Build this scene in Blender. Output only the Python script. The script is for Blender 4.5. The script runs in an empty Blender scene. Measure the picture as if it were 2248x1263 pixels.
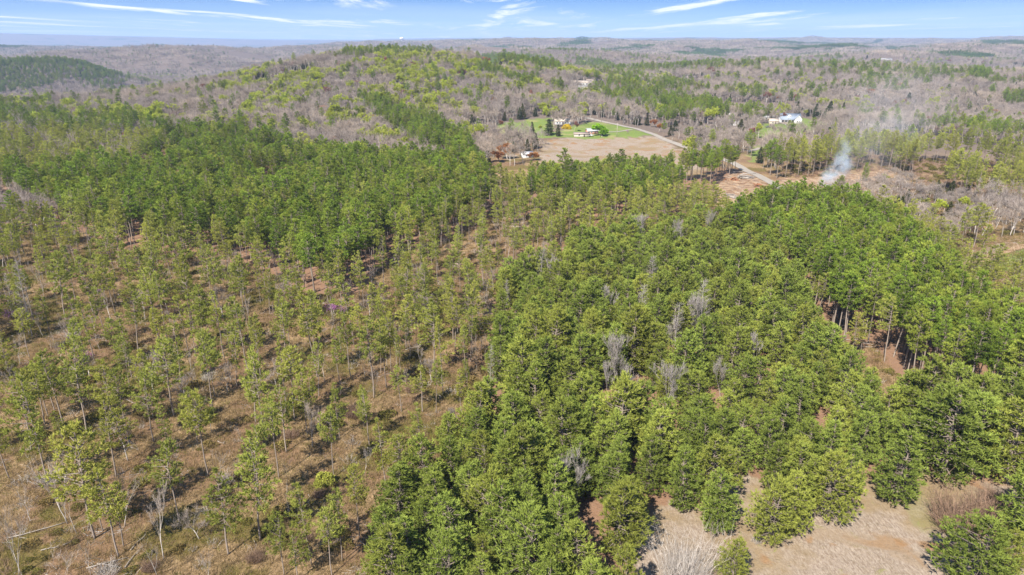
import bpy, math, random
import numpy as np
from mathutils import Vector

# ---------------------------------------------------------------- camera, sky, sun, exposure
scene = bpy.context.scene
COL = scene.collection
CAMH = 75.0
PITCH = math.radians(20.05)
PW, PH, PF = 2248.0, 1263.0, 2248.0 * 24.0 / 36.0
cam_d = bpy.data.cameras.new('camera')
cam_d.lens = 24.0
cam_d.sensor_width = 36.0
cam_d.clip_start = 1.0
cam_d.clip_end = 150000.0
cam = bpy.data.objects.new('camera', cam_d)
COL.objects.link(cam)
cam.location = (0, 0, CAMH)
cam.rotation_euler = (math.pi / 2 - PITCH, 0, 0)
scene.camera = cam

SUN_EL = math.radians(46)
SHADOW_AZ = math.radians(30)          # shadows run away from the camera and to its right
sx, sy = -math.sin(SHADOW_AZ), -math.cos(SHADOW_AZ)      # horizontal direction towards the sun
sun_dir = Vector((sx * math.cos(SUN_EL), sy * math.cos(SUN_EL), math.sin(SUN_EL)))
sun_d = bpy.data.lights.new('sun', 'SUN')
sun_d.energy = 5.0
sun_d.angle = math.radians(0.53)
sun_d.color = (1.0, 0.93, 0.82)
sun = bpy.data.objects.new('sun', sun_d)
COL.objects.link(sun)
sun.rotation_euler = sun_dir.to_track_quat('Z', 'Y').to_euler()
sun.location = (0, 0, 400)

SKY_STRENGTH = 0.088
world = bpy.data.worlds.new('World')
scene.world = world
world.use_nodes = True
EXPOSURE = 1.27
vs = scene.view_settings
vs.view_transform = 'Standard'
vs.look = 'None'
vs.exposure = EXPOSURE
vs.gamma = 1.0
vs.use_curve_mapping = False
scene.cycles.max_bounces = 5
scene.cycles.diffuse_bounces = 3
scene.cycles.glossy_bounces = 1
scene.cycles.transmission_bounces = 3
scene.cycles.volume_bounces = 1
scene.cycles.transparent_max_bounces = 64
scene.cycles.caustics_reflective = False
scene.cycles.caustics_refractive = False
scene.cycles.use_denoising = True
scene.cycles.sample_clamp_indirect = 3.0

def world_nodes():
    nt = world.node_tree
    nt.nodes.clear()
    N, L = nt.nodes.new, nt.links.new
    out = N('ShaderNodeOutputWorld')
    bg = N('ShaderNodeBackground')
    bg.inputs['Strength'].default_value = SKY_STRENGTH
    L(bg.outputs[0], out.inputs[0])
    sky = N('ShaderNodeTexSky')
    sky.sky_type = 'NISHITA'
    sky.sun_disc = False
    sky.sun_elevation = SUN_EL
    sky.sun_rotation = math.atan2(sx, sy)
    sky.altitude = 250
    sky.air_density = 1.0
    sky.dust_density = 0.6
    sky.ozone_density = 2.0
    tc = N('ShaderNodeTexCoord')
    sep = N('ShaderNodeSeparateXYZ')
    L(tc.outputs['Generated'], sep.inputs[0])
    # clear, dry air: the blue of the higher sky reaches far down
    lift = N('ShaderNodeMapping'); lift.vector_type = 'POINT'
    lift.inputs['Scale'].default_value = (1, 1, 5.0); lift.inputs['Location'].default_value = (0, 0, 0.20)
    L(tc.outputs['Generated'], lift.inputs[0])
    nrm = N('ShaderNodeVectorMath'); nrm.operation = 'NORMALIZE'; L(lift.outputs[0], nrm.inputs[0])
    L(nrm.outputs[0], sky.inputs['Vector'])
    # cloud layers: the direction is carried on to a flat sheet high above the ground
    def math_(op, a, b=None, c=None):
        n = N('ShaderNodeMath'); n.operation = op
        for i, v in enumerate((a, b, c)):
            if v is None: continue
            if isinstance(v, (int, float)): n.inputs[i].default_value = v
            else: L(v, n.inputs[i])
        return n.outputs[0]
    zc = math_('MAXIMUM', math_('ADD', sep.outputs['Z'], 0.012), 0.004)
    u = math_('DIVIDE', sep.outputs['X'], zc)
    v = math_('DIVIDE', sep.outputs['Y'], zc)
    def layer(scale_u, scale_v, off, lo, hi, detail=5.0, rough=0.55, dist=0.4):
        cb = N('ShaderNodeCombineXYZ')
        L(math_('MULTIPLY_ADD', u, scale_u, off), cb.inputs[0])
        L(math_('MULTIPLY_ADD', v, scale_v, off * 1.7), cb.inputs[1])
        cb.inputs[2].default_value = off * 0.31
        nz = N('ShaderNodeTexNoise')
        nz.inputs['Scale'].default_value = 1.0
        nz.inputs['Detail'].default_value = detail
        nz.inputs['Roughness'].default_value = rough
        nz.inputs['Distortion'].default_value = dist
        L(cb.outputs[0], nz.inputs['Vector'])
        mr = N('ShaderNodeMapRange'); mr.interpolation_type = 'SMOOTHSTEP'
        mr.inputs['From Min'].default_value = lo
        mr.inputs['From Max'].default_value = hi
        L(nz.outputs['Fac'], mr.inputs['Value'])
        return mr.outputs[0]
    puff = layer(0.42, 0.085, 2.3, 0.52, 0.66, 7.0, 0.62)
    veil = layer(0.05, 0.035, 11.3, 0.36, 0.80, 4.0, 0.6, 1.2)
    # the thin veil thickens towards the horizon, where the sight line crosses more of it
    thick = N('ShaderNodeMapRange')
    thick.inputs['From Min'].default_value = 0.052
    thick.inputs['From Max'].default_value = 0.008
    thick.inputs['To Min'].default_value = 0.06
    thick.inputs['To Max'].default_value = 1.0
    L(sep.outputs['Z'], thick.inputs['Value'])
    veil = math_('MULTIPLY', math_('MULTIPLY_ADD', veil, 0.65, 0.42), thick.outputs[0])
    hs = N('ShaderNodeHueSaturation'); hs.inputs['Saturation'].default_value = 1.25; hs.inputs['Value'].default_value = 1.15; L(sky.outputs[0], hs.inputs['Color'])
    m1 = N('ShaderNodeMixRGB'); m1.blend_type = 'MIX'
    L(veil, m1.inputs[0]); L(hs.outputs[0], m1.inputs[1])
    m1.inputs[2].default_value = (4.4, 4.9, 5.4, 1)
    m2 = N('ShaderNodeMixRGB'); m2.blend_type = 'MIX'
    L(math_('MULTIPLY', puff, 0.93), m2.inputs[0]); L(m1.outputs[0], m2.inputs[1])
    m2.inputs[2].default_value = (6.1, 6.2, 6.2, 1)
    L(m2.outputs[0], bg.inputs['Color'])
world_nodes()

# ---------------------------------------------------------------- numeric helpers
rng = np.random.default_rng(7)
random.seed(7)

def smooth(a, b, t):
    t = np.clip((np.asarray(t, float) - a) / (b - a), 0, 1)
    return t * t * (3 - 2 * t)

def _hash(ix, iy, seed):
    h = (ix.astype(np.int64) * 374761393 + iy.astype(np.int64) * 668265263 + seed * 974634777) & 0xFFFFFFFF
    h = ((h ^ (h >> 13)) * 1274126177) & 0xFFFFFFFF
    h = h ^ (h >> 16)
    return (h & 0xFFFFFF) / float(0xFFFFFF)

def vnoise(x, y, seed=0):
    x = np.asarray(x, float); y = np.asarray(y, float)
    ix, iy = np.floor(x), np.floor(y)
    fx, fy = x - ix, y - iy
    fx = fx * fx * fx * (fx * (fx * 6 - 15) + 10); fy = fy * fy * fy * (fy * (fy * 6 - 15) + 10)
    a, b = _hash(ix, iy, seed), _hash(ix + 1, iy, seed)
    c, d = _hash(ix, iy + 1, seed), _hash(ix + 1, iy + 1, seed)
    return (a + (b - a) * fx) * (1 - fy) + (c + (d - c) * fx) * fy

def fbm(x, y, scale, octaves=4, seed=0, gain=0.5):
    x = np.asarray(x, float) / scale; y = np.asarray(y, float) / scale
    s = 0.0; a = 1.0; t = 0.0
    for o in range(octaves):
        s = s + a * vnoise(x + o * 17.3, y - o * 9.1, seed + o * 31); t += a
        x = x * 2.03; y = y * 2.03; a *= gain
    return s / t

def gauss(x, y, cx, cy, ax, ay, rot=0.0):
    c, s = math.cos(rot), math.sin(rot)
    dx, dy = x - cx, y - cy
    p = (dx * c + dy * s) / ax; q = (-dx * s + dy * c) / ay
    return np.exp(-(p * p + q * q))

HILLS = []
def height(x, y):
    x = np.asarray(x, float); y = np.asarray(y, float)
    r = np.hypot(x, y)
    z = (fbm(x, y, 70, 3, 5) - 0.5) * 4.0 * smooth(90, 220, r)
    # crest on the near side, centre
    z = z + 46 * gauss(x, y, -190, 960, 330, 240, -0.25)
    z = z + 16 * gauss(x, y, 60, 1150, 260, 200, 0.0)
    # the plateau ends on that side and falls into a wide valley
    z = z - 52 * smooth(560, 1250, y + 0.15 * x) * smooth(-170, -520, x + 0.18 * (y - 900)) * (1 - smooth(2600, 3800, r) * 0.6)
    # ground sinks a little behind the homesteads, then climbs again as a long wooded flank
    z = z - 16 * gauss(x, y, 130, 1250, 200, 260, 0.2)
    z = z - 14 * gauss(x, y, 420, 760, 330, 120, -0.1)
    z = z + 24 * gauss(x, y, 520, 1330, 420, 260, -0.25)
    z = z - 30 * gauss(x, y, 900, 1900, 700, 380, -0.1)
    z = z + 42 * gauss(x, y, 180, 2500, 560, 420, 0.1)
    # rolling country farther off
    far = smooth(1600, 3600, r)
    rid = 1 - np.abs(2 * fbm(x * 0.8, y, 1900, 4, 77) - 1)
    az = np.arctan2(x, np.maximum(y, 1.0))
    vale = smooth(0.02, -0.35, az) * smooth(4200, 6500, r)      # the wide vale before the blue range
    z = z - 34 * vale
    z = z + far * (1 - 0.75 * smooth(9000, 12000, r)) * (1 - 0.75 * vale) * ((rid - 0.62) * 190 + (fbm(x, y, 620, 3, 12) - 0.5) * 85 - 38)
    for cx_, cy_, amp_, wx, wy, ro in HILLS:
        z = z + amp_ * gauss(x, y, cx_, cy_, wx, wy, ro)
    # long ranges at the horizon
    az = np.arctan2(x, np.maximum(y, 1.0))
    rng_l = smooth(0.05, -0.75, az)
    z = z + 100 * (1 - 0.85 * vale) * smooth(9600, 12000, r) * (0.30 + 0.65 * fbm(x, y * 0.6, 3200, 4, 41))
    z = z + (120 + 140 * rng_l) * smooth(13500, 16500, r) * (0.06 + 0.80 * rng_l + 0.14 * fbm(x, y, 4000, 3, 63))
    return z

# crests that can be told apart: bearing (as a pixel column), row of the tree tops on it, distance, width
for bx, py_, D_, wx, wy in ((35, 127, 2000, 165, 140), (245, 123, 2100, 130, 150), (400, 107, 2950, 420, 240), (560, 103, 3300, 380, 260), (700, 100, 3900, 500, 300), (180, 98, 6200, 1500, 500), (20, 100, 5200, 700, 400),
                            (2075, 126, 2850, 220, 180), (2208, 96, 5600, 330, 300), (1960, 96, 5200, 600, 300), (1720, 100, 3900, 700, 320), (1290, 84, 6800, 520, 420), (1150, 88, 5200, 700, 420), (1090, 97, 3000, 300, 240),
                            (1455, 81, 9800, 200, 300), (1512, 80, 9900, 240, 300), (1640, 86, 8600, 700, 500), (1850, 84, 9200, 800, 520), (2100, 84, 8200, 700, 500), (2300, 83, 9000, 900, 600), (900, 88, 7200, 700, 420), (1040, 87, 8800, 600, 500), (780, 92, 5600, 420, 320)):
    t_ = (bx - PW / 2) / PF / 0.94
    cx_, cy_ = D_ * t_ / math.hypot(1, t_), D_ / math.hypot(1, t_)
    want = CAMH - D_ * (py_ - 84.0) / PF / 1.13 - 12.0
    HILLS.append((cx_, cy_, want - float(height(cx_, cy_)), wx, wy, -math.atan(t_)))

def ray(px, py):
    u = (px - PW / 2) / PF; v = (PH / 2 - py) / PF
    d = np.array([u, math.cos(PITCH) + v * math.sin(PITCH), -math.sin(PITCH) + v * math.cos(PITCH)])
    return d / np.linalg.norm(d)

_ts = np.concatenate([np.linspace(60, 600, 700), np.geomspace(601, 21000, 2400)])
def ground(px, py):
    """the point of the terrain that the photograph shows at a pixel"""
    d = ray(px, py)
    P = np.outer(_ts, d)
    f = P[:, 2] + CAMH - height(P[:, 0], P[:, 1])
    k = np.argmax(f < 0)
    if f[k] >= 0: k = len(_ts) - 1
    a, b = _ts[max(k - 1, 0)], _ts[k]
    for _ in range(18):
        m = (a + b) / 2
        q = d * m
        if q[2] + CAMH - float(height(q[0], q[1])) > 0: a = m
        else: b = m
    q = d * b
    return np.array([q[0], q[1], float(height(q[0], q[1]))])

def project(x, y, z):
    dx, dy, dz = x, y, z - CAMH
    w = dy * math.cos(PITCH) - dz * math.sin(PITCH)
    v = dy * math.sin(PITCH) + dz * math.cos(PITCH)
    w = np.where(np.abs(w) < 1e-3, 1e-3, w)
    return PW / 2 + PF * dx / w, PH / 2 - PF * v / w, w

def poly(pts):
    return np.array([ground(a, b)[:2] for a, b in pts])

def inside(P, x, y):
    x = np.asarray(x); y = np.asarray(y)
    lo, hi = P.min(0), P.max(0)
    box = (x >= lo[0]) & (x <= hi[0]) & (y >= lo[1]) & (y <= hi[1])
    out = np.zeros(x.shape, bool)
    if not box.any(): return out
    out[box] = _inside(P, x[box], y[box])
    return out

def _inside(P, x, y):
    r = np.zeros(x.shape, bool)
    n = len(P)
    j = n - 1
    for i in range(n):
        xi, yi = P[i]; xj, yj = P[j]
        c = ((yi > y) != (yj > y)) & (x < (xj - xi) * (y - yi) / (yj - yi + 1e-12) + xi)
        r ^= c
        j = i
    return r

# ---------------------------------------------------------------- mesh and object helpers
class MB:
    """collects triangles (with a tint per vertex) for ONE mesh"""
    def __init__(self):
        self.v, self.f, self.t, self.n = [], [], [], 0
    def add(self, v, f, tint=0.5):
        v = np.asarray(v, float).reshape(-1, 3); f = np.asarray(f, int).reshape(-1, 3)
        self.v.append(v); self.f.append(f + self.n); self.n += len(v)
        t = np.asarray(tint, float)
        self.t.append(np.full(len(v), float(t)) if t.ndim == 0 else t)
    def tube(self, pts, rad, n=5, tint=0.5, cap=True):
        pts = np.asarray(pts, float)
        m = len(pts)
        rings = []
        for i in range(m):
            d = pts[min(i + 1, m - 1)] - pts[max(i - 1, 0)]
            d = d / (np.linalg.norm(d) + 1e-9)
            a = np.cross(d, [0.31, 0.87, 0.22] if abs(d[1]) < 0.8 else [1, 0, 0]); a /= np.linalg.norm(a) + 1e-9
            b = np.cross(d, a)
            th = np.linspace(0, 2 * np.pi, n, endpoint=False)
            rings.append(pts[i] + rad[i] * (np.cos(th)[:, None] * a + np.sin(th)[:, None] * b))
        v = np.concatenate(rings)
        f = []
        for i in range(m - 1):
            for k in range(n):
                a0, a1 = i * n + k, i * n + (k + 1) % n
                f += [(a0, a1, a1 + n), (a0, a1 + n, a0 + n)]
        if cap:
            for k in range(1, n - 1):
                f.append(((m - 1) * n, (m - 1) * n + k, (m - 1) * n + k + 1))
                f.append((0, k + 1, k))
        self.add(v, f, tint)
    def box(self, lo, hi, tint=0.5):
        x0, y0, z0 = lo; x1, y1, z1 = hi
        v = [(x0, y0, z0), (x1, y0, z0), (x1, y1, z0), (x0, y1, z0), (x0, y0, z1), (x1, y0, z1), (x1, y1, z1), (x0, y1, z1)]
        q = [(0, 3, 2, 1), (4, 5, 6, 7), (0, 1, 5, 4), (1, 2, 6, 5), (2, 3, 7, 6), (3, 0, 4, 7)]
        self.add(v, [t for a, b, c, d in q for t in ((a, b, c), (a, c, d))], tint)
    def mesh(self, name, mat):
        me = bpy.data.meshes.new(name)
        v = np.concatenate(self.v); f = np.concatenate(self.f)
        me.vertices.add(len(v)); me.vertices.foreach_set('co', v.astype(np.float32).ravel())
        me.loops.add(len(f) * 3); me.loops.foreach_set('vertex_index', f.astype(np.int32).ravel())
        me.polygons.add(len(f))
        me.polygons.foreach_set('loop_start', np.arange(0, len(f) * 3, 3, dtype=np.int32))
        at = me.attributes.new('tint', 'FLOAT', 'POINT')
        at.data.foreach_set('value', np.concatenate(self.t).astype(np.float32))
        me.materials.append(mat)
        me.update(calc_edges=True)
        return me

def link(name, me, parent=None):
    o = bpy.data.objects.new(name, me)
    COL.objects.link(o)
    if parent: o.parent = parent
    return o

def tag(o, label=None, cat=None, group=None, kind=None):
    if label: o['label'] = label
    if cat: o['category'] = cat
    if group: o['group'] = group
    if kind: o['kind'] = kind
    return o

# ---------------------------------------------------------------- materials
class NT:
    def __init__(self, name):
        self.m = bpy.data.materials.new(name); self.m.use_nodes = True
        self.t = self.m.node_tree; self.t.nodes.clear()
        self.out = self.t.nodes.new('ShaderNodeOutputMaterial')
    def n(self, ty, **kw):
        nd = self.t.nodes.new(ty)
        for k, v in kw.items(): setattr(nd, k, v)
        return nd
    def l(self, a, b): self.t.links.new(a, b)
    def put(self, sock, v):
        if hasattr(v, 'is_output'): self.l(v, sock)
        elif isinstance(v, (tuple, list)) and len(v) == 3 and sock.type == 'RGBA': sock.default_value = (*v, 1)
        else: sock.default_value = v
    def math(self, op, a, b=None, c=None, clamp=False):
        nd = self.n('ShaderNodeMath', operation=op, use_clamp=clamp)
        for i, v in enumerate((a, b, c)):
            if v is not None: self.put(nd.inputs[i], v)
        return nd.outputs[0]
    def mix(self, f, a, b, mode='MIX'):
        nd = self.n('ShaderNodeMixRGB', blend_type=mode)
        self.put(nd.inputs[0], f); self.put(nd.inputs[1], a); self.put(nd.inputs[2], b)
        return nd.outputs[0]
    def noise(self, scale, detail=3.0, rough=0.55, vec=None, dist=0.0):
        nd = self.n('ShaderNodeTexNoise')
        nd.inputs['Scale'].default_value = scale; nd.inputs['Detail'].default_value = detail
        nd.inputs['Roughness'].default_value = rough; nd.inputs['Distortion'].default_value = dist
        if vec is not None: self.l(vec, nd.inputs['Vector'])
        return nd.outputs['Fac']
    def ramp(self, v, a, b):
        nd = self.n('ShaderNodeMapRange', interpolation_type='SMOOTHSTEP')
        nd.inputs['From Min'].default_value = a; nd.inputs['From Max'].default_value = b
        self.put(nd.inputs['Value'], v)
        return nd.outputs[0]
    def attr(self, name, fac=True):
        nd = self.n('ShaderNodeAttribute', attribute_name=name)
        return nd.outputs['Fac'] if fac else nd.outputs['Color']
    def rand(self): return self.n('ShaderNodeObjectInfo').outputs['Random']
    def pos(self): return self.n('ShaderNodeNewGeometry').outputs['Position']
    def surf(self, col, rough=0.85, spec=0.2, bump=None, bump_s=0.3, bump_d=0.05, metal=0.0):
        b = self.n('ShaderNodeBsdfPrincipled')
        self.put(b.inputs['Base Color'], col); self.put(b.inputs['Roughness'], rough)
        b.inputs['Specular IOR Level'].default_value = spec
        b.inputs['Metallic'].default_value = metal
        if bump is not None:
            bn = self.n('ShaderNodeBump'); bn.inputs['Strength'].default_value = bump_s; bn.inputs['Distance'].default_value = bump_d
            self.l(bump, bn.inputs['Height']); self.l(bn.outputs[0], b.inputs['Normal'])
        self.l(b.outputs[0], self.out.inputs[0])
        return self.m

def leaf_mat(name, dark, light, alt, trans=0.3, var=0.35):
    """foliage: tint per clump, hue and value varied from plant to plant"""
    m = NT(name)
    r = m.rand()
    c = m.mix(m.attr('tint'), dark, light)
    c = m.mix(m.math('MULTIPLY', m.ramp(r, 0.35, 1.0), 0.75), c, m.mix(m.attr('tint'), tuple(x * 0.6 for x in alt), alt))
    r2 = m.math('FRACT', m.math('MULTIPLY', r, 17.31))
    val = m.math('MULTIPLY_ADD', r2, var, 1.0 - var * 0.5)
    hs = m.n('ShaderNodeHueSaturation'); m.put(hs.inputs['Value'], val); m.l(c, hs.inputs['Color'])
    c = hs.outputs[0]
    d = m.n('ShaderNodeBsdfDiffuse'); m.l(c, d.inputs[0])
    t = m.n('ShaderNodeBsdfTranslucent'); m.l(m.mix(0.5, c, m.mix(1.0, c, (1.1, 1.25, 0.5), 'MULTIPLY')), t.inputs[0])
    s = m.n('ShaderNodeMixShader'); s.inputs[0].default_value = trans
    m.l(d.outputs[0], s.inputs[1]); m.l(t.outputs[0], s.inputs[2])
    m.l(s.outputs[0], m.out.inputs[0])
    return m.m

def wood_mat(name, a, b, scale=2.0, var=0.3, drift=None):
    m = NT(name)
    r = m.rand()
    c = m.mix(m.noise(scale, 3.0, 0.7, m.pos()), a, b)
    if drift: c = m.mix(m.ramp(m.noise(0.011, 4.0, 0.65, m.pos()), 0.38, 0.64), c, m.mix(1.0, c, drift, 'MULTIPLY'))
    c = m.mix(m.attr('tint'), m.mix(1.0, c, (0.55, 0.55, 0.55), 'MULTIPLY'), m.mix(1.0, c, (1.25, 1.25, 1.25), 'MULTIPLY'))
    hs = m.n('ShaderNodeHueSaturation'); m.put(hs.inputs['Value'], m.math('MULTIPLY_ADD', r, var, 1 - var * 0.5)); m.l(c, hs.inputs['Color'])
    d = m.n('ShaderNodeBsdfDiffuse'); m.l(hs.outputs[0], d.inputs[0])
    m.l(d.outputs[0], m.out.inputs[0])
    return m.m

M = {}
M['needle_young'] = leaf_mat('needle_young', (0.040, 0.064, 0.012), (0.260, 0.320, 0.064), (0.300, 0.315, 0.062), 0.25, 0.50)
M['needle_stand'] = leaf_mat('needle_stand', (0.036, 0.068, 0.010), (0.230, 0.315, 0.047), (0.285, 0.315, 0.055), 0.27, 0.60)
M['needle_thin'] = leaf_mat('needle_thin', (0.130, 0.150, 0.028), (0.370, 0.395, 0.092), (0.42, 0.41, 0.090), 0.38, 0.45)
M['needle_far'] = leaf_mat('needle_far', (0.030, 0.055, 0.016), (0.095, 0.145, 0.040), (0.10, 0.13, 0.04), 0.2)
M['cedar'] = leaf_mat('cedar', (0.028, 0.042, 0.016), (0.075, 0.095, 0.035), (0.09, 0.09, 0.03), 0.15)
M['fresh'] = leaf_mat('fresh', (0.24, 0.27, 0.035), (0.50, 0.54, 0.075), (0.42, 0.42, 0.12), 0.45)
M['lawn_tree'] = leaf_mat('lawn_tree', (0.16, 0.30, 0.016), (0.30, 0.50, 0.035), (0.30, 0.50, 0.035), 0.4)
M['rust'] = leaf_mat('rust', (0.24, 0.11, 0.04), (0.48, 0.24, 0.09), (0.46, 0.20, 0.11), 0.35)
M['crimson'] = leaf_mat('crimson', (0.16, 0.065, 0.055), (0.30, 0.135, 0.11), (0.33, 0.18, 0.13), 0.3)
M['redbud'] = leaf_mat('redbud', (0.26, 0.10, 0.25), (0.44, 0.20, 0.42), (0.44, 0.20, 0.42), 0.3)
M['bramble'] = leaf_mat('bramble', (0.075, 0.068, 0.018), (0.200, 0.180, 0.052), (0.26, 0.18, 0.08), 0.25)
M['brown_twig'] = wood_mat('brown_twig', (0.16, 0.105, 0.075), (0.25, 0.17, 0.12))
M['dry_grass'] = leaf_mat('dry_grass', (0.14, 0.095, 0.048), (0.33, 0.24, 0.135), (0.24, 0.18, 0.08), 0.35)
M['green_grass'] = leaf_mat('green_grass', (0.09, 0.095, 0.022), (0.21, 0.20, 0.050), (0.26, 0.21, 0.08), 0.35)
M['bark_pine'] = wood_mat('bark_pine', (0.17, 0.135, 0.11), (0.29, 0.245, 0.21))
M['bark_pale'] = wood_mat('bark_pale', (0.30, 0.27, 0.24), (0.46, 0.42, 0.385))
M['twig_gray'] = wood_mat('twig_gray', (0.190, 0.158, 0.140), (0.300, 0.260, 0.236), 0.4, 0.55, (1.26, 1.22, 1.10))
M['snag'] = wood_mat('snag', (0.23, 0.205, 0.19), (0.35, 0.32, 0.295))
M['log'] = wood_mat('log', (0.21, 0.18, 0.155), (0.36, 0.32, 0.28))

# ---------------------------------------------------------------- tree shapes
def unit(a): return a / (np.linalg.norm(a, axis=-1, keepdims=True) + 1e-9)

def tufts(mb, C, D, size, width, k, spread, tint, g, point=False):
    """k small fans of needles (or leaves) sprouting from each centre C around its direction D"""
    N = len(C)
    C = np.repeat(C, k, 0); D = np.repeat(D, k, 0); T = np.repeat(tint, k)
    d = unit(D + spread * g.normal(size=C.shape))
    s = unit(np.cross(d, g.normal(size=C.shape)))
    L = size * g.uniform(0.7, 1.3, len(C))[:, None]; W = width * g.uniform(0.7, 1.3, len(C))[:, None]
    base = C - 0.12 * L * d
    if point:      # needles: broad at the twig, running out to a point
        v = np.stack([base + d * L, base + s * W + d * L * 0.2, base - s * W], 1).reshape(-1, 3)
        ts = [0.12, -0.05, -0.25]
    else:
        v = np.stack([base, base + d * L + s * W, base + d * L * 0.92 - s * W], 1).reshape(-1, 3)
        ts = [-0.22, 0.1, 0.1]
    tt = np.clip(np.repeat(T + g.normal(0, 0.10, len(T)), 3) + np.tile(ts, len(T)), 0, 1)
    mb.add(v, np.arange(len(v)).reshape(-1, 3), tt)

def pine(seed, H, base, rmax, shape, n_whorl, per, gap=0.0, tuft=0.46, width=0.13, k=7, lean=0.02, trunk_r=0.17, lop=0.25, step=0.30):
    g = np.random.default_rng(seed)
    tr = MB(); cr = MB()
    ang = g.uniform(0, 6.28); off = lean * H * np.array([math.cos(ang), math.sin(ang), 0])
    hs = np.array([0, 0.03, 0.2, 0.45, 0.7, 0.88, 0.97]) * H
    curve = lambda h: off * (h / H) ** 2 + np.array([0.10 * math.sin(h * 0.5 + seed), 0.10 * math.cos(h * 0.43 + seed), h]) * np.array([min(1, h / 3), min(1, h / 3), 1])
    tr.tube([curve(h) - (np.array([0, 0, 0.5]) if h == 0 else 0) for h in hs], [trunk_r * 1.35, trunk_r, trunk_r * 0.9, trunk_r * 0.75, trunk_r * 0.5, trunk_r * 0.28, 0.02], 6, 0.6)
    # a few dead stubs below the crown
    for i in range(g.integers(3, 7)):
        h = g.uniform(0.35 * base, base * 1.02) * 1.0
        a = g.uniform(0, 6.28); l = g.uniform(0.4, 1.3)
        p = curve(h); tr.tube([p, p + np.array([math.cos(a) * l, math.sin(a) * l, g.uniform(-0.1, 0.3)])], [0.03, 0.012], 3, 0.5, False)
    lopside = np.array([math.cos(ang + 2), math.sin(ang + 2)])
    C, D, T = [], [], []
    for w in range(n_whorl):
        t = (w + g.uniform(-0.3, 0.3)) / n_whorl
        t = min(max(t, 0), 0.985)
        h = base + (H - base) * t
        a0 = g.uniform(0, 6.28)
        m = max(2, int(round(per * (1.0 - 0.45 * t) + g.uniform(-0.5, 0.5))))
        for b in range(m):
            if g.uniform() < gap: continue
            a = a0 + 2 * np.pi * b / m + g.normal(0, 0.25)
            R = rmax * shape(t) * g.uniform(0.72, 1.15) * (1 + lop * float(lopside @ [math.cos(a), math.sin(a)]))
            R = max(R, 0.25)
            el = math.radians(-8 + 62 * t ** 1.3 + g.normal(0, 9))
            out = np.array([math.cos(a), math.sin(a), 0.0])
            p0 = curve(h)
            dirv = out * math.cos(el) + np.array([0, 0, math.sin(el)])
            end = p0 + dirv * R + np.array([0, 0, 0.06 * R * R * (1 - t)])
            if R > 0.7: tr.tube([p0, end], [0.045 + 0.012 * R, 0.012], 3, 0.35, False)
            m2 = max(2, int(R / step))
            for q in range(m2):
                s = 0.34 + 0.66 * (q + g.uniform(0, 1)) / m2 if R > 0.9 else g.uniform(0.3, 1.0)
                c = p0 + (end - p0) * s
                side = np.array([-out[1], out[0], 0]) * g.normal(0, 0.26 * R * (1.05 - 0.50 * s))
                c = c + side + np.array([0, 0, g.normal(0.05, 0.10)])
                C.append(c); D.append(unit(dirv * 0.6 + np.array([0, 0, 0.75]) + 0.5 * side))
                T.append(0.20 + 0.42 * s + 0.18 * t + g.normal(0, 0.10))  # paler new growth at tips; inner tufts coloured darker to deepen crown shade
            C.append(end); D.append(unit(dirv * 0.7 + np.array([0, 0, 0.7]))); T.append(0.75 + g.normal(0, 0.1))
    top = curve(H * 0.97)
    for i in range(4):
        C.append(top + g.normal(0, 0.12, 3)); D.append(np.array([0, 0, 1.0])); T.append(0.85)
    tufts(cr, np.array(C), np.array(D), tuft, width, k, 0.55, np.clip(np.array(T), 0, 1), g, True)
    return tr, cr

def s_young(t): return min(1.0, (t + 0.30) / 0.45) * (1 - t ** 2.7) ** 0.78 + 0.05
def s_stand(t): return min(1.0, (t + 0.30) / 0.62) * (1 - t ** 2.4) ** 0.8 + 0.05
def s_thin(t): return min(1.0, (t + 0.35) / 0.60) * (1 - t ** 2.0) ** 0.75 + 0.06

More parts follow.
